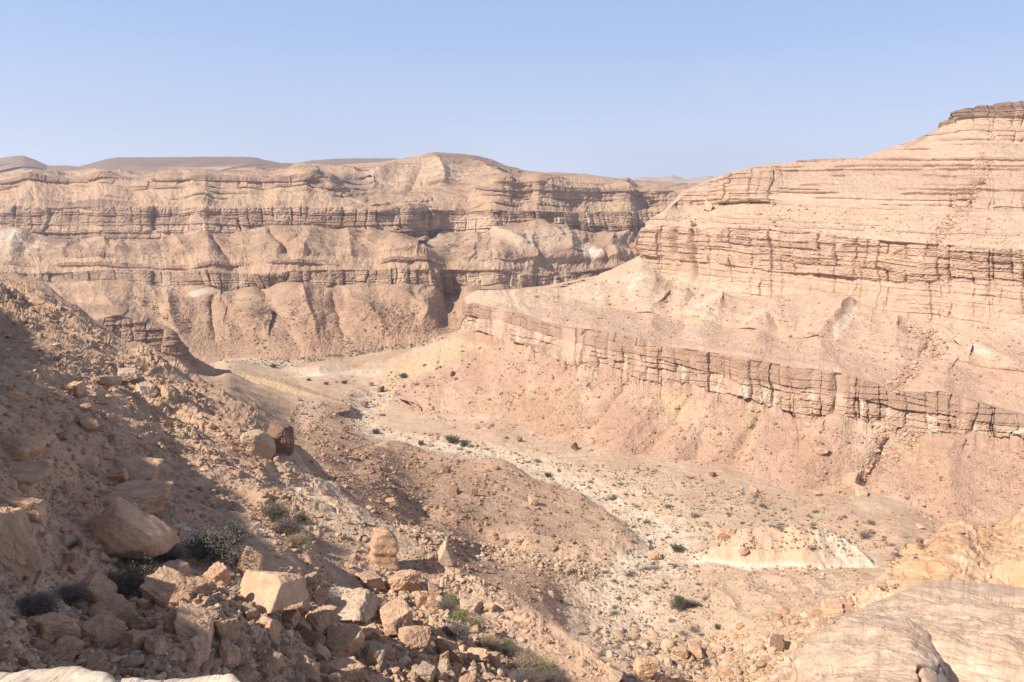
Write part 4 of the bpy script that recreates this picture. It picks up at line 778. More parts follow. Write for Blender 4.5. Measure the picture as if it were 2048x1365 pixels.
BL = [  # px, py, w, h, material, label
 (30, 880, 110, 75, M_BLK, 'orange brown block at the left edge, upper of two'), (45, 935, 105, 60, M_BLK, 'wide overhanging block below the orange brown one at left edge'),
 (255, 905, 175, 62, M_BLK, 'long slab tilted to the right, half in shade, on the left slope'), (230, 968, 190, 78, M_BLK, 'broad rounded slab above the largest dark boulder'),
 (228, 938, 70, 40, M_BLK, 'small rounded rock between two broad shaded slabs'), (8, 1085, 100, 190, M_BLK, 'tall upright rock face at the left edge in shade'),
 (48, 1010, 90, 80, M_BLK, 'shaded block leaning on the tall left rock face'), (176, 848, 34, 30, M_BLK, 'rounded boulder in the shade pocket on the left slope'),
 (150, 776, 34, 34, M_BLK, 'squarish brown rock half lit, left of the ridge boulders'), (210, 752, 50, 22, M_PALE, 'flat pale rock at the left of the ridge group'),
 (250, 748, 36, 24, M_PALE, 'middle rock of the pale ridge group'), (292, 766, 62, 34, M_PALE, 'largest pale rock of the ridge group'), (330, 782, 26, 24, M_BLK, 'dark hollow rock at the right end of the ridge group'),
 (141, 1124, 40, 30, M_BLK, 'reddish rock in the shade left of the green grey bush'), (346, 1064, 24, 20, M_BLK, 'small orange block beside the largest dark boulder'),
 (100, 1250, 88, 60, M_BLK, 'large blunt block in the shade at lower left'), (217, 1222, 90, 50, M_BLK, 'flat topped block overhanging its neighbour in the shade'), (199, 1264, 76, 54, M_BLK, 'cracked block under the flat topped one in the shade'),
 (129, 1290, 72, 36, M_BLK, 'low wedge of rock in the shade above the corner ledge'), (264, 1281, 52, 44, M_BLK, 'orange tinted block in the middle of the shaded rubble'), (308, 1293, 40, 38, M_BLK, 'grey blunt block right of the orange tinted one'),
 (331, 1178, 96, 60, M_BLK, 'long lit slab sloping left beside the green grey bush'), (348, 1140, 62, 34, M_BLK, 'lit block right behind the green grey bush'), (398, 1165, 58, 36, M_BLK, 'lit fractured block between the bush and the triangular slab'),
 (430, 1150, 50, 40, M_BLK, 'tilted pink slab left of the triangular slab'), (393, 1256, 84, 66, M_BLK, 'steep triangular block on the shadow edge of the rubble'), (340, 1252, 46, 54, M_BLK, 'narrow split block left of the steep triangular one'),
 (451, 1262, 50, 56, M_BLK, 'shaded slab right of the steep triangular block'), (390, 1311, 42, 48, M_BLK, 'diamond shaped block in the front shade'), (457, 1318, 42, 58, M_BLK, 'tall orange rounded block in the front shade'),
 (482, 1322, 38, 36, M_BLK, 'cube like block beside the tall orange rounded one'), (492, 1350, 50, 38, M_BLK, 'dark block at the bottom edge under the cube like one'), (543, 1326, 54, 50, M_BLK, 'squared block with a sloping top at the bottom centre left'),
 (190, 1330, 54, 42, M_BLK, 'round block touching the corner ledge'), (591, 1204, 66, 36, M_BLK, 'split flat block leaning on the biggest block'), (578, 1237, 40, 40, M_BLK, 'cube block with a sharp lit corner below the biggest block'),
 (639, 1192, 42, 34, M_BLK, 'wedge block lying right of the biggest block'), (616, 1157, 42, 28, M_BLK, 'brick shaped block up behind the biggest block'), (536, 1254, 44, 42, M_BLK, 'leaning block below the biggest block'),
 (637, 1250, 56, 58, M_BLK, 'cracked grey pink block right of the cube block'), (613, 1272, 38, 24, M_DARKB, 'low dark rock in front of the cracked block'), (692, 1284, 82, 62, M_BLK, 'large overhanging block with a rough top in the lower middle'),
 (640, 1286, 30, 26, M_BLK, 'small squared block left of the overhanging one'), (752, 1318, 44, 50, M_PALE, 'pale pentagonal block in the lower middle'), (688, 1337, 76, 42, M_BLK, 'long slanted slab at the bottom middle'),
 (648, 1312, 40, 42, M_BLK, 'crumbly knobbed block left of the long slanted slab'), (703, 1203, 100, 52, M_PALE, 'broad pale hump of fractured rock'), (736, 1262, 54, 38, M_BLK, 'dark sided block right of the overhanging block'),
 (795, 1228, 86, 50, M_BLK, 'large rounded brown boulder right of the pale hump'), (824, 1268, 84, 48, M_BLK, 'humped boulder below the rounded brown one'), (806, 1158, 72, 44, M_BLK, 'sloping slab under the rock pillar'), (747, 1163, 42, 36, M_BLK, 'twin peaked block left of the sloping slab'),
 (866, 1186, 26, 28, M_BLK, 'small upright block near the yellow green tuft'), (940, 1206, 42, 22, M_PALE, 'flat cracked pale slab on the ridge edge'), (980, 1206, 36, 20, M_PALE, 'pale block at the tip of the ridge edge'), (901, 1297, 64, 44, M_BLK, 'large square block in the lower right rubble'),
 (954, 1305, 50, 36, M_BLK, 'round fronted block right of the large square one'), (987, 1322, 32, 30, M_BLK, 'leaning brick of rock beside the long bush'), (859, 1347, 36, 36, M_PALE, 'pale oblong block at the bottom edge'), (842, 1206, 26, 36, M_BLK, 'upright thumb of rock left of the shrubs'),
 # out in the valley
 (1068, 1000, 24, 20, M_BLK, 'squared boulder alone on the smooth terrace'), (900 + 53, 984, 16, 17, M_DARKB, 'dark upright boulder left of the squared terrace boulder'), (911, 978, 20, 13, M_DARKB, 'dark broken boulder on the upper terrace'), (1008, 972, 18, 8, M_DARKB, 'flat dark rock on the terrace'),
 (784, 1004, 24, 18, M_BLK, 'brown boulder at the end of the ridge shadow'), (897, 938, 18, 14, M_DARKB, 'dark cluster of rock on the brown apron'), (865, 943, 14, 11, M_DARKB, 'dark wedge rock on the brown apron'), (693, 858, 18, 18, M_DARKB, 'pair boulder beside the bend of the stream bed'),
 (730, 806, 15, 13, M_DARKB, 'red brown boulder in the stream bed beyond the bend'), (745, 766, 12, 9, M_DARKB, 'red boulder at the upper end of the cluster in the wash'), (762, 776, 16, 12, M_DARKB, 'dark cluster of boulders in the upper wash'), (1146, 893, 16, 17, M_DARKB, 'round dark boulder on the right slope above the wash'),
 (1041, 877, 12, 12, M_DARKB, 'dark lump at the foot of the right slope'), (900, 745, 12, 12, M_DARKB, 'dark pointed rock at the foot of the yellow slope'), (1426, 946, 15, 12, M_DARKB, 'dark boulder at the slope foot right of the wash'), (1508, 977, 18, 16, M_BLK, 'brown boulder on the right fill'),
 (1646, 898, 28, 20, M_BLK, 'large boulder stranded halfway up the right slope'), (1705, 963, 34, 28, M_BLK, 'large boulder with a cast shadow at the foot of the right slope'), (1727, 980, 32, 16, M_BLK, 'flat rock in front of the boulder with the cast shadow'), (1668, 981, 16, 14, M_BLK, 'round rock left of the boulder with the cast shadow'),
 (1635, 983, 18, 12, M_BLK, 'low rock in the row left of the round rock'), (1615, 848, 13, 8, M_PALE, 'pale brick shaped block below the ledge'), (1450, 1060, 50, 26, M_BLK, 'reddish rock outcrop on top of the mound'), (1484, 1102, 22, 22, M_BLK, 'round boulder on the flank of the pale mound'),
 (1314, 1110, 22, 20, M_BLK, 'fluted stump of rock in the wash'), (1843, 1050, 18, 12, M_BLK, 'boulder at the toe of the far right slope'), (1917, 1055, 26, 12, M_BLK, 'flat rock at the toe of the far right slope'), (1843, 1082, 11, 14, M_DARKB, 'small dark pinnacle on the right fill'),
 (1104, 1188, 10, 13, M_PALE, 'small orange cube of rock below the gravel hump'), (1192, 1222, 13, 10, M_BLK, 'small brown rock in the pale wash'), (1290, 1335, 44, 44, M_BLK, 'white fronted boulder at the lower end of the wash'), (1233, 1353, 24, 20, M_PALE, 'small pale round rock on the bottom edge of the ridge'),
 (1395, 1300, 32, 26, M_BLK, 'brown boulder in the lower wash'), (1550, 1283, 30, 26, M_DARKB, 'dark round boulder perched above the cream shoulder'), (1360, 1300, 30, 22, M_BLK, 'blunt boulder left of the brown one in the lower wash'), (1662, 1214, 40, 26, M_BLK, 'flat tilted rock with a black hollow at the slab edge'),
 (1415, 412, 20, 22, M_BLK, 'big fallen block under the upper cliff band'), (1385, 446, 14, 8, M_DARKB, 'dark rock on the slope above the main cliff'), (1955, 360, 26, 14, M_BLK, 'long block in the high gully at far right'), (1790, 500, 12, 12, M_BLK, 'small block at the head of the right gully')]
for (x, y, w, h, m, lab) in BL:
    big_ = x < 300 and w > 60 and y < 1100
    put_rock(x, y, w * (.95 if big_ else 1), lab, h=h * (.8 if big_ else 1), mat=m, tilt=.12 if big_ else .22, embed=.6 if big_ else .3)
# rubble pile: the rest of the countable blocks
def inpoly(poly, x, y):
    p = np.array(poly, float); ins = np.zeros(np.shape(x), bool)
    for a, b in zip(p, np.roll(p, -1, 0)):
        c = ((a[1] <= y) != (b[1] <= y)); ins ^= c & (x < a[0] + (y - a[1]) / (b[1] - a[1] + 1e-9) * (b[0] - a[0]))
    return ins
PILE = [(-20, 1225), (200, 1205), (300, 1190), (330, 1130), (400, 1150), (470, 1150), (600, 1140), (690, 1185), (800, 1150), (880, 1190), (900, 1240), (1000, 1260), (1010, 1310), (1060, 1380), (-20, 1380)]
SHADED = [(-20, 1225), (300, 1195), (380, 1210), (490, 1270), (640, 1330), (670, 1380), (-20, 1380)]
n = 0; tries = 0
while n < 285 and tries < 60000:
    tries += 1; x, y = rng.uniform(-10, 1040), rng.uniform(1140, 1375)
    if not inpoly(PILE, np.array(x), np.array(y)): continue
    w = float(np.clip(15 * rng.lognormal(.25, .45), 12, 50)) * (.8 + .3 * (y > 1250))
    if any((x - a) ** 2 + ((y - b) * 1.4) ** 2 < (.31 * (w + c)) ** 2 for a, b, c in OCC): continue
    sh = bool(inpoly(SHADED, np.array(x), np.array(y)))
    put_rock(x, y, w, 'angular block of the shaded rubble heap at lower left' if sh else 'angular block of the sunlit rubble heap at lower middle', 'rock', 'rock', 'blocks in the shaded rubble' if sh else 'blocks in the sunlit rubble', mat=[M_BLK, M_BLK, M_PALE][rng.integers(3)], embed=.15)
    n += 1

# scree: stones nobody could count
def scree(name, n, poly, lo, hi, pw, cols, label, seed, sub=0, dens=None, flat=.75, cat='scree'):
    g = np.random.default_rng(seed); p = np.array(poly, float); Vs, Fs, Cs = [], [], []; off = 0
    D, Fc = ICO[sub]; var = []
    for k in range(10):
        V = D.copy(); s = np.zeros(len(V))
        for nn, d in rand_planes(g, .6, 7): nn = np.array(nn, float); nn /= np.linalg.norm(nn); c = V @ nn; s += (np.maximum(c, 0) / d) ** 12
        var.append(V * np.minimum(s ** (-1 / 12.), 1.3)[:, None])
    m = 0; X = []; 
    while m < n:
        x = g.uniform(p[:, 0].min(), p[:, 0].max(), 4000); y = g.uniform(p[:, 1].min(), p[:, 1].max(), 4000); ok = inpoly(poly, x, y)
        if dens is not None: ok &= g.random(4000) < dens(x, y)
        x, y = x[ok], y[ok]; X.append(np.stack([x, y], 1)); m += len(x)
    X = np.concatenate(X)[:n]; i = np.clip(((X[:, 0] + 76) / 2).astype(int), 0, ZW - 1); j = np.clip(((X[:, 1] + 20) / 2).astype(int), 0, ZH - 1)
    pos = ZP[j, i]; dep = ZD[j, i]; ok = dep < 1e5; pos, dep = pos[ok], dep[ok]; n = len(pos)
    r = lo * (1 - g.random(n)) ** (-1 / pw); r = np.minimum(r, hi) / 2 * dep / F
    rot = g.normal(size=(n, 4)); rot /= np.linalg.norm(rot, axis=1, keepdims=True); w_, x_, y_, z_ = rot.T
    Rm = np.stack([1 - 2 * (y_ * y_ + z_ * z_), 2 * (x_ * y_ - z_ * w_), 2 * (x_ * z_ + y_ * w_), 2 * (x_ * y_ + z_ * w_), 1 - 2 * (x_ * x_ + z_ * z_), 2 * (y_ * z_ - x_ * w_), 2 * (x_ * z_ - y_ * w_), 2 * (y_ * z_ + x_ * w_), 1 - 2 * (x_ * x_ + y_ * y_)], 1).reshape(n, 3, 3)
    kv = g.integers(0, 10, n); base = np.stack(var)[kv]; V = np.einsum('nij,nvj->nvi', Rm, base * g.uniform(.6, 1.2, (n, 1, 3))); V[..., 2] *= flat
    V = V * r[:, None, None] + pos[:, None, :]; V[..., 2] += (r * .25)[:, None]
    cc = np.array(cols)[g.integers(0, len(cols), n)] * g.uniform(.82, 1.12, (n, 1)); Cc = np.repeat(cc[:, None], V.shape[1], 1)
    Fa = (Fc[None] + (np.arange(n) * V.shape[1])[:, None, None]).reshape(-1, 3)
    me = mesh_arrays(name, V.reshape(-1, 3), Fa, Cc.reshape(-1, 3), False, M_SCREE); link(name, me, label=label, cat=cat, kind='stuff')
M_SCREE = rock_material('scree_rock', .5, 3.0)
B1, B2, B3, B4 = C_TALD * .95, C_TALD * 1.2, C_TAL, C_LIGHT
scree('rubble', 8500, PILE, 4, 22, 1.7, [C_TAL * 1.1, C_TAL * 1.2, C_LIGHT, C_CLF * 1.05], 'small broken stone filling the gaps between the rubble blocks', 31, 1)
HP = [(-60, 560), (120, 610), (240, 700), (390, 775), (523, 855), (600, 935), (780, 1075), (990, 1185), (1240, 1355), (1240, 1380), (900, 1380), (600, 1150), (330, 1150), (-60, 1230)]
scree('scree', 12000, HP, 2.2, 18, 2.0, [B2, B3, B3, C_CLF, B4 * .9], 'loose stones strewn over the near hillside', 32, 1, dens=lambda x, y: .25 + .75 * sst(-.1, .3, fbm(x / 60, y / 40, 3, 33)))
AP = [(560, 860), (600, 800), (690, 815), (730, 880), (850, 900), (1000, 935), (1130, 965), (1290, 1070), (1200, 1130), (1160, 1200), (1130, 1290), (1240, 1350), (1180, 1300), (1000, 1180), (790, 1060), (620, 930)]
scree('rubble', 900, [(-10, 800), (180, 780), (300, 900), (330, 990), (300, 1000), (330, 1130), (200, 1200), (-10, 1220)], 6, 34, 1.7, [C_TAL, C_CLF * .95, C_TALD * 1.3], 'broken slabs and blocks packed on the shaded left slope', 50, 1)
scree('scree', 13000, AP, 1.9, 15, 2.1, [B1, B1, B2, B3], 'brown stones on the apron and old terraces', 34, 0, dens=lambda x, y: np.clip(1.15 - (x - 620) / 620, .12, 1) * (.3 + .7 * sst(-.1, .3, fbm(x / 50, y / 25, 3, 35))))
scree('scree', 2600, [(770, 1040), (1000, 1095), (1200, 1130), (1190, 1160), (1040, 1130), (860, 1100)], 2.5, 15, 2.1, [B4, B4 * .9, C_CLF, B3], 'pale blocks along the gully between the two terraces', 36, 1)
WD = [(680, 790), (790, 745), (850, 770), (740, 850), (900, 868), (1100, 925), (1200, 930), (1400, 955), (1560, 990), (1780, 1045), (1900, 1105), (1800, 1145), (1720, 1120), (1420, 1090), (1400, 1130), (1420, 1250), (1560, 1365), (1250, 1365), (1150, 1250), (1200, 1120), (1300, 1080), (1130, 965), (900, 905), (700, 860)]
scree('gravel', 12000, WD, 1.5, 10, 2.3, [B4 * .92, C_CLF, B3, B2, B2, B1], 'pale stones and gravel along the dry stream bed', 37, 0, dens=lambda x, y: .3 + .7 * sst(-.1, .3, fbm(x / 40, y / 20, 3, 38)))
RT = [(880, 690), (1060, 700), (1240, 750), (1420, 790), (1620, 850), (1850, 880), (2060, 890), (2060, 1130), (1880, 1090), (1740, 1030), (1500, 1000), (1250, 955), (960, 880), (790, 810)]
scree('scree', 15000, RT, 1.5, 12, 2.5, [B1, B2, B2, B3, C_TAL], 'brown stones on the talus below the dark ledge', 39, 0, dens=lambda x, y: .25 + .75 * sst(-.1, .35, fbm(x / 60 + y / 60, y / 30, 4, 40)))
scree('scree', 5000, [(1180, 570), (1290, 530), (1450, 600), (1620, 600), (1800, 640), (2060, 660), (2060, 820), (1850, 770), (1600, 720), (1330, 680), (960, 610)], 1.4, 9, 2.3, [B2, B3, C_CLF, B3], 'stones on the slope between the ledge and the main cliff', 41, 0)
scree('scree', 3000, [(1300, 440), (1450, 400), (2060, 440), (2060, 495), (1500, 455)], 1.3, 8, 2.4, [B2, B3, C_CLF], 'stones on the bench above the main cliff', 42, 0)
scree('scree', 900, [(1800, 650), (1870, 660), (1900, 700), (1830, 760), (1790, 790), (1770, 770), (1850, 700)], 2, 12, 1.9, [B3, C_CLF, B2, B4], 'broken rock in the gully that cuts the right wall', 48, 1)
scree('scree', 900, [(1740, 850), (1850, 860), (1800, 920), (1760, 960), (1710, 990), (1700, 960), (1750, 900)], 2, 14, 1.9, [B3, C_CLF, B2, B4], 'broken rock spilling below the ledge gully', 49, 1)
scree('scree', 700, [(1960, 300), (1990, 330), (1930, 440), (1870, 500), (1845, 490), (1900, 420)], 2, 9, 2.0, [B3, C_CLF, B2], 'stones in the steep gully at far right', 43, 0)
scree('scree', 9000, [(250, 590), (560, 600), (880, 610), (940, 640), (900, 680), (640, 705), (430, 715), (330, 640)], 1.2, 7, 2.5, [B1, B1, B2, B3], 'dark stones on the talus under the far wall', 44, 0, dens=lambda x, y: .15 + .85 * sst(-.05, .3, fbm(x / 30 - y / 60, y / 60, 4, 45)))
scree('scree', 4500, [(0, 500), (500, 480), (900, 480), (1280, 500), (1100, 545), (700, 538), (0, 545)], 1.1, 5, 2.6, [B1, B2, B3], 'dark stones on the far middle slope', 46, 0)
scree('scree', 3500, [(1400, 1140), (1740, 1145), (1740, 1220), (1640, 1260), (1500, 1330), (1400, 1240)], 1.6, 12, 2.1, [B3, C_CLF, B2, B4], 'stones on the tan slope at lower right', 47, 0)

scree('rubble', 260, [(1390, 1130), (1560, 1134), (1740, 1132), (1740, 1150), (1500, 1150), (1390, 1142)], 2.5, 12, 1.9, [B3, B2, B4], 'stones fallen along the foot of the pale mound', 65, 1)
scree('rubble', 900, [(1380, 1290), (1480, 1250), (1600, 1215), (1700, 1190), (1790, 1150), (1800, 1175), (1680, 1235), (1600, 1300), (1500, 1365), (1380, 1365)], 3, 24, 1.7, [B3, C_CLF, C_ORG, B4 * .95], 'broken rock along the edge of the lower right slabs', 60, 1)
scree('rubble', 900, [(1180, 1260), (1420, 1270), (1480, 1365), (1230, 1365)], 3, 30, 1.7, [B3, C_CLF, B4 * .95, C_CLF], 'pinkish blocks in the lower end of the wash', 61, 1)
scree('dry_scrub', 2600, WD, 2.2, 7, 2.2, [np.array([.17, .155, .11]), np.array([.22, .19, .14]), np.array([.14, .13, .085])], 'low dry scrub dotted over the dry wash', 62, 1, dens=lambda x, y: sst(-.1, .3, fbm(x / 45, y / 18, 3, 63)), flat=.6, cat='scrub')
scree('dry_scrub', 500, [(430, 722), (560, 735), (860, 690), (900, 672), (860, 680), (640, 712)], 2, 6, 2.2, [np.array([.17, .155, .11]), np.array([.13, .13, .08])], 'low scrub along the far stream bank', 64, 1, flat=.6, cat='scrub')
# ------------------------------------------------------------------ shrubs and acacias
def leaf_mat(name, c1, c2):
    m = bpy.data.materials.new(name); m.use_nodes = True; N = m.node_tree.nodes; L = m.node_tree.links; b = N['Principled BSDF']; b.inputs['Roughness'].default_value = .8; b.inputs['Specular IOR Level'].default_value = .2
    tcn = N.new('ShaderNodeTexCoord'); q = N.new('ShaderNodeTexNoise'); q.inputs['Scale'].default_value = 3.5; q.inputs['Detail'].default_value = 4
    cr = N.new('ShaderNodeMixRGB'); cr.inputs[1].default_value = (*c1, 1); cr.inputs[2].default_value = (*c2, 1)
    mr = N.new('ShaderNodeMapRange'); mr.inputs[1].default_value = .35; mr.inputs[2].default_value = .65
    L.new(tcn.outputs['Object'], q.inputs['Vector']); L.new(q.outputs[0], mr.inputs[0]); L.new(mr.outputs[0], cr.inputs[0]); L.new(cr.outputs[0], b.inputs['Base Color']); return m
M_TWIG = leaf_mat('dry_twig', (.30, .24, .19), (.22, .17, .13)); M_GREY = leaf_mat('grey_leaf', (.20, .18, .13), (.13, .12, .085)); M_GREEN = leaf_mat('acacia_leaf', (.09, .095, .055), (.135, .13, .08))
M_YG = leaf_mat('yellow_green_leaf', (.29, .27, .12), (.22, .21, .10)); M_MAUVE = leaf_mat('mauve_twig', (.27, .21, .185), (.18, .14, .125)); M_STRAW = leaf_mat('straw_twig', (.42, .32, .20), (.33, .25, .16)); M_OLIVE = leaf_mat('olive_leaf', (.125, .112, .08), (.19, .165, .115))
def twigs(n, g, w=.008, spread=1., up=.5, segs=4, curl=.5):
    """thin tapering ribbons from the root outwards: unit hemisphere"""
    az = g.uniform(0, 2 * np.pi, n); el = g.uniform(up * .2, 1.45, n); d = np.stack([np.cos(az) * np.cos(el) * spread, np.sin(az) * np.cos(el) * spread, np.sin(el)], 1)
    L_ = g.uniform(.6, 1.05, n); P_ = np.zeros((n, 3)) + g.normal(size=(n, 3)) * [.12, .12, 0]; V, Fq = [], []
    dirv = d.copy(); side = np.cross(d, g.normal(size=(n, 3))); side /= np.linalg.norm(side, axis=1, keepdims=True); tips = []
    rings = []
    for s in range(segs + 1):
        ww = w * (1 - .8 * s / segs); s2 = np.cross(dirv, side); rings.append(np.stack([P_ + side * ww, P_ - side * ww * .5 + s2 * ww, P_ - side * ww * .5 - s2 * ww], 1)); tips.append(P_.copy())
        dirv = dirv + g.normal(size=(n, 3)) * curl * .35; dirv /= np.linalg.norm(dirv, axis=1, keepdims=True); P_ = P_ + dirv * (L_ / segs)[:, None]
    Rg = np.stack(rings, 1); V = Rg.reshape(-1, 3); b = (np.arange(n) * (segs + 1) * 3)[:, None]
    fs = []
    for s in range(segs):
        for e in range(3):
            e2 = (e + 1) % 3; fs.append(np.concatenate([b + s * 3 + e, b + s * 3 + e2, b + (s + 1) * 3 + e2, b + (s + 1) * 3 + e], 1))
    return V, np.concatenate(fs), np.concatenate([t for t in tips[2:]])
def leaves(centres, n, g, size, jit):
    c = centres[g.integers(0, len(centres), n)] + g.normal(size=(n, 3)) * jit; a = g.normal(size=(n, 3)); a /= np.linalg.norm(a, axis=1, keepdims=True)
    b = np.cross(a, g.normal(size=(n, 3))); b /= np.linalg.norm(b, axis=1, keepdims=True); s = (size * g.uniform(.6, 1.4, n))[:, None]
    V = np.stack([c + a * s, c + b * s * .45, c - a * s, c - b * s * .45], 1); c[:, 2] = np.maximum(c[:, 2], 0)
    return V.reshape(-1, 3), np.arange(4 * n, dtype=np.int32).reshape(-1, 4)
def shrub_meshes(seed, nt, nl, mt, ml, lsize=.045, jit=.09, w=.008, squash=.8):
    g = np.random.default_rng(seed); V, Fq, tips = twigs(nt, g, w); V[:, 2] *= squash; tips[:, 2] *= squash
    st = mesh_arrays('stems', V, Fq, None, True, mt); V2, F2 = leaves(tips, nl, g, lsize, jit); return st, mesh_arrays('foliage', V2, F2, None, True, ml)
SM = {'green': shrub_meshes(1, 260, 7000, M_TWIG, M_OLIVE, .035), 'greygreen': shrub_meshes(2, 320, 6500, M_TWIG, M_GREY, .032), 'mauve': shrub_meshes(3, 1500, 2600, M_MAUVE, M_MAUVE, .025, w=.009),
      'yellow': shrub_meshes(4, 500, 4500, M_STRAW, M_YG, .04, jit=.07), 'straw': shrub_meshes(5, 1400, 2600, M_STRAW, M_STRAW, .03, w=.009), 'grey': shrub_meshes(6, 1100, 3500, M_TWIG, M_GREY, .026, w=.008)}
def shrub(px, py, w, kind, label, h=None):
    p, d = hit(px, py + .25 * w); s = w * d / F / 2; e = link('shrub', None, label=label, cat='shrub'); e.location = (p[0], p[1] + .2 * s, p[2] - .08 * s); s *= 1.3; e.scale = (s, s, s * ((h or w * .75) / w) * 1.35); e.rotation_euler = (0, 0, rng.uniform(0, 6.28))
    for nm, me in zip(('stems', 'foliage'), SM[kind]): link(nm, me, parent=e)
for a in [(270, 1163, 100, 'greygreen', 'large grey green bush at the shadow edge, left of the rubble', 90), (425, 1080, 110, 'green', 'dark green bush in the shaded hollow above the rubble', 70), (470, 1062, 50, 'grey', 'round grey bush on the slope right of the dark green bush', 44), (340, 1100, 60, 'mauve', 'dim bush under the right end of the largest boulder', 40),
          (262, 1112, 50, 'mauve', 'dim bush under the left of the largest boulder', 30), (140, 1080, 44, 'mauve', 'small dim bush against the left side of the largest boulder', 34), (60, 1195, 100, 'mauve', 'dark mauve bush at the foot of the tall left rock face', 44), (130, 1180, 80, 'mauve', 'straggly shaded bush left of the pyramid rock', 44), (215, 1165, 60, 'mauve', 'shaded bush between the pyramid rock and the grey green bush', 60),
          (285, 925, 44, 'grey', 'grey bush in the crevice beside the long slab', 34), (550, 1020, 60, 'grey', 'upper dry grey bush on the pale slope', 50), (575, 1052, 70, 'mauve', 'mauve twiggy bush on the pale slope', 52), (605, 1035, 34, 'yellow', 'yellow green sprig among the grey bushes on the slope', 30), (590, 1075, 50, 'straw', 'dry straw bush below the mauve one', 30),
          (740, 1188, 36, 'grey', 'small grey bush beside the pale hump', 24), (772, 1212, 40, 'straw', 'dry tuft right of the pale hump', 24), (895, 1190, 34, 'yellow', 'yellow tuft at the top of the shrub line', 16), (890, 1206, 44, 'mauve', 'mauve bush under the yellow tuft', 24), (918, 1230, 46, 'yellow', 'yellow green bush in the middle of the shrub line', 28),
          (915, 1258, 62, 'mauve', 'wide mauve bush beside the yellow green one', 40), (950, 1248, 32, 'yellow', 'narrow green bush on the ridge side', 30), (975, 1280, 56, 'straw', 'dry straw bush below the narrow green one', 36), (1018, 1284, 34, 'yellow', 'bright green sprig near the ridge edge', 20), (1022, 1300, 44, 'mauve', 'grey mauve bush under the bright green sprig', 30),
          (1060, 1322, 80, 'straw', 'long pale straw bush near the bottom edge', 50), (1098, 1335, 44, 'yellow', 'green bush at the lower end of the shrub line', 34), (1050, 1348, 70, 'mauve', 'mauve bush on the bottom edge', 36), (1110, 1352, 60, 'mauve', 'brown bush at the lower right end of the shrub line', 34), (345, 1142 - 10, 30, 'yellow', 'small yellow tuft behind the lit block', 14)]:
    shrub(*a)
# acacias in the wash
def acacia_meshes(seed, leafy=5200, mat=M_GREEN):
    g = np.random.default_rng(seed); V, Fq, tips = twigs(34, g, .045, 1.0, .5, 6, .5); V[:, 2] *= .62; tips[:, 2] *= .62; tips = tips[tips[:, 2] > .26]
    V2, F2, t2 = twigs(70, g, .018, 1., .6, 5, .6); V2[:, 2] *= .62; F2 = F2 + len(V)
    tips = np.concatenate([tips, t2[t2[:, 2] > .28]]); keep = tips[g.choice(len(tips), 46)]; V3, F3 = leaves(keep, leafy, g, .032, .085)
    V3[:, 2] = np.where(V3[:, 2] > .55, .55 + (V3[:, 2] - .55) * .4, V3[:, 2])
    return mesh_arrays('trunk', np.concatenate([V, V2]), np.concatenate([Fq, F2]), None, True, M_TWIG), mesh_arrays('crown', V3, F3, None, True, mat)
AC = [acacia_meshes(11), acacia_meshes(12), acacia_meshes(13, 1300, M_MAUVE)]
for (x, y, w, k, lab) in [(1363, 1200, 62, 0, 'biggest dark green acacia beside the pale wash'), (903, 876, 36, 1, 'green acacia in the middle of the wash'), (925, 884, 28, 0, 'lower acacia right beside the mid wash one'), (752, 860, 24, 1, 'small flat topped acacia at the bend of the wash'),
                          (805, 749, 24, 0, 'flat topped acacia at the foot of the yellow slope'), (1354, 1092, 34, 1, 'flat spreading acacia in the wash below the mound'), (548, 729, 20, 0, 'dark round tree in the far wash'), (1221, 990, 30, 2, 'leafless acacia beside the terrace edge'),
                          (1727, 1066, 38, 2, 'bare acacia behind the pale mound'), (842, 882, 20, 1, 'small acacia left of the mid wash pair'), (1097, 946, 22, 0, 'low green acacia beside the terrace tip'), (686, 762, 17, 1, 'green bush of a tree in the upper wash, right'), (655, 763, 15, 0, 'green bush of a tree in the upper wash, middle'),
                          (615, 757, 13, 1, 'green bush of a tree in the upper wash, left'), (1015, 872, 14, 2, 'bare little tree at the foot of the right slope'), (1433, 1250, 20, 1, 'yellowish little tree at the lower edge of the tan slope')]:
    p, d = hit(x, y + .2 * w); s = w * d / F / 2; e = link('acacia', None, label=lab, cat='tree', group='acacias in the dry wash'); e.location = (p[0], p[1], p[2] - .02); e.scale = (s, s, s * 1.15); e.rotation_euler = (0, 0, rng.uniform(0, 6.28))
    for nm, me in zip(('trunk', 'crown'), AC[k]): link(nm, me, parent=e)
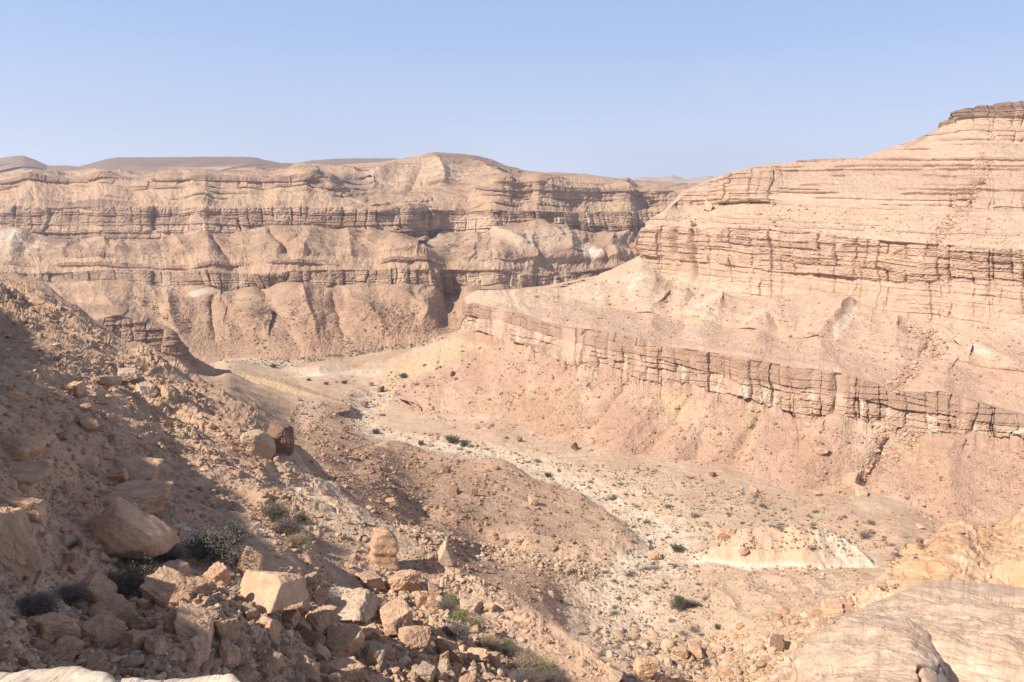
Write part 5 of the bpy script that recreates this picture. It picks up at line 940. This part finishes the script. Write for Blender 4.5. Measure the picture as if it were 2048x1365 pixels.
# small wash shrubs: one mesh each, three looks
LOW = []
for k, (mt) in enumerate((M_GREY, M_OLIVE, M_MAUVE)):
    g = np.random.default_rng(40 + k); V, Fq, tips = twigs(60, g, .016, 1, .5, 3); V[:, 2] *= .6; tips[:, 2] *= .6; V2, F2 = leaves(tips, 420, g, .07, .10)
    LOW.append(mesh_arrays('wash_shrub', np.concatenate([V, V2]), np.concatenate([Fq, F2 + len(V)]), None, True, mt))
lab3 = ['grey low shrub growing in the dry wash', 'olive low shrub growing in the dry wash', 'brownish leafless low shrub in the dry wash']
c = 0
while c < 266:
    x, y = rng.uniform(430, 1900), rng.uniform(688, 1330)
    if not (inpoly(WD, np.array(x), np.array(y)) or (x < 860 and 690 < y < 735 and abs(y - np.interp(x, [430, 640, 860], [724, 714, 688])) < 7 + 5 * (x < 560)) or (560 < x < 860 and 742 < y < 765)): continue
    if fbm(np.array([x / 45]), np.array([y / 22]), 3, 71)[0] < -.06: continue
    k = rng.integers(3); w = float(np.clip(8.5 * rng.lognormal(0, .42), 4.5, 24)) * (.55 + .45 * (y - 690) / 500)
    p, d = hit(x, y); s = w * d / F / 2 * 1.45; o = link('shrub', LOW[k], label=lab3[k], cat='shrub', group=lab3[k].replace('shrub', 'shrubs')); o.location = (p[0], p[1], p[2] - .05 * s); o.scale = (s, s, s); o.rotation_euler = (0, 0, rng.uniform(0, 6.28)); c += 1

# ------------------------------------------------------------------ the canyon side out of frame at left, which throws the shade on the near slope
EDGE = [(-300, 470, 60), (-60, 585, 45), (0, 612, 42), (60, 655, 40), (120, 722, 38), (172, 790, 34), (120, 812, 34), (100, 826, 33), (185, 830, 32), (225, 865, 30), (215, 885, 28), (195, 900, 27), (215, 935, 26), (290, 945, 26), (335, 975, 25), (390, 1010, 24), (425, 1050, 23), (430, 1085, 22), (375, 1110, 22), (310, 1145, 21), (255, 1180, 20), (200, 1230, 19), (150, 1300, 19)]
EDGE2 = [(150, 1190, 16), (230, 1205, 15), (300, 1222, 15), (370, 1245, 14), (430, 1280, 13.5), (500, 1310, 13), (580, 1342, 13), (610, 1372, 13), (700, 1440, 13), (720, 1520, 13)]
def shade_cliff(EDGE, tail):
    rim = []
    for (x, y, t) in EDGE:
        p = world(x, min(y, 1480), float(HTPS(np.float64(max(x, -380)), np.float64(min(y, 1480))))) if y > 1420 or x < -70 else hit(x, y)[0]
        if t < 100:
            q = p + SUN * t
            while q[0] > -.80 * max(q[1], 0) - .5: q = q + SUN * .5
            q = q + np.array([0, 0, .3 if tail else .7 * (t < 32)])
        rim.append(q)
    for q in () if not tail else ((-2.2, 8, -6.6), (-2.0, 6.4, -5.8), (-2.3, 5.0, -5.0), (-3.2, 4.0, -4.6), (-4.5, 3.2, -4.6), (-6, 2.5, -5)): rim.append(np.array(q) + SUN * 12.5)
    rim = np.array(rim); n = len(rim); u = np.linspace(0, n - 1, 700); rim = np.stack([np.interp(u, np.arange(n), rim[:, k]) for k in range(3)], 1)
    away = np.array([SH[0], SH[1], 0.]); dn = np.array([0, 0, -1.])
    rows = []
    for k in range(46): t = k / 45; rows.append(rim + dn * (t * 34) + away * (.6 * math.sin(t * 9) * t))
    rows = rows[::-1]
    for k in range(1, 30): t = k / 29; rows.append(rim + away * (t * 9) + dn * (5 * t + 26 * max(0, t - .4)))
    P = np.array(rows); P[:, :, :] += (.35 * fbm(P[..., 1] / 1.5, P[..., 2] / 1.5, 4, 800))[..., None] * np.array([-.3, 0, .1])
    col = mixc(np.broadcast_to(C_CLF, P.shape), C_VAR, .3 + .6 * fbm(P[..., 1] / 4, P[..., 2] / 2, 4, 801))
    make_sheet('canyon_side', P, col, M_NEAR, reg=False, kind='structure')
shade_cliff(EDGE, False)
shade_cliff(EDGE2, True)

# ------------------------------------------------------------------ air
import bmesh
bm = bmesh.new(); bmesh.ops.create_cube(bm, size=1); me = bpy.data.meshes.new('haze'); bm.to_mesh(me); bm.free()
hz = link('haze', me, kind='stuff', label='thin pale dust haze filling the canyon air', cat='haze'); hz.scale = (7600, 4600, 420); hz.location = (0, 2000, 10)
m = bpy.data.materials.new('haze'); m.use_nodes = True; N = m.node_tree.nodes; N.remove(N['Principled BSDF']); pv = N.new('ShaderNodeVolumePrincipled'); pv.inputs['Color'].default_value = (.86, .9, 1, 1); pv.inputs['Density'].default_value = .0002
pv.inputs['Anisotropy'].default_value = .3
m.node_tree.links.new(pv.outputs[0], N['Material Output'].inputs['Volume']); me.materials.append(m)
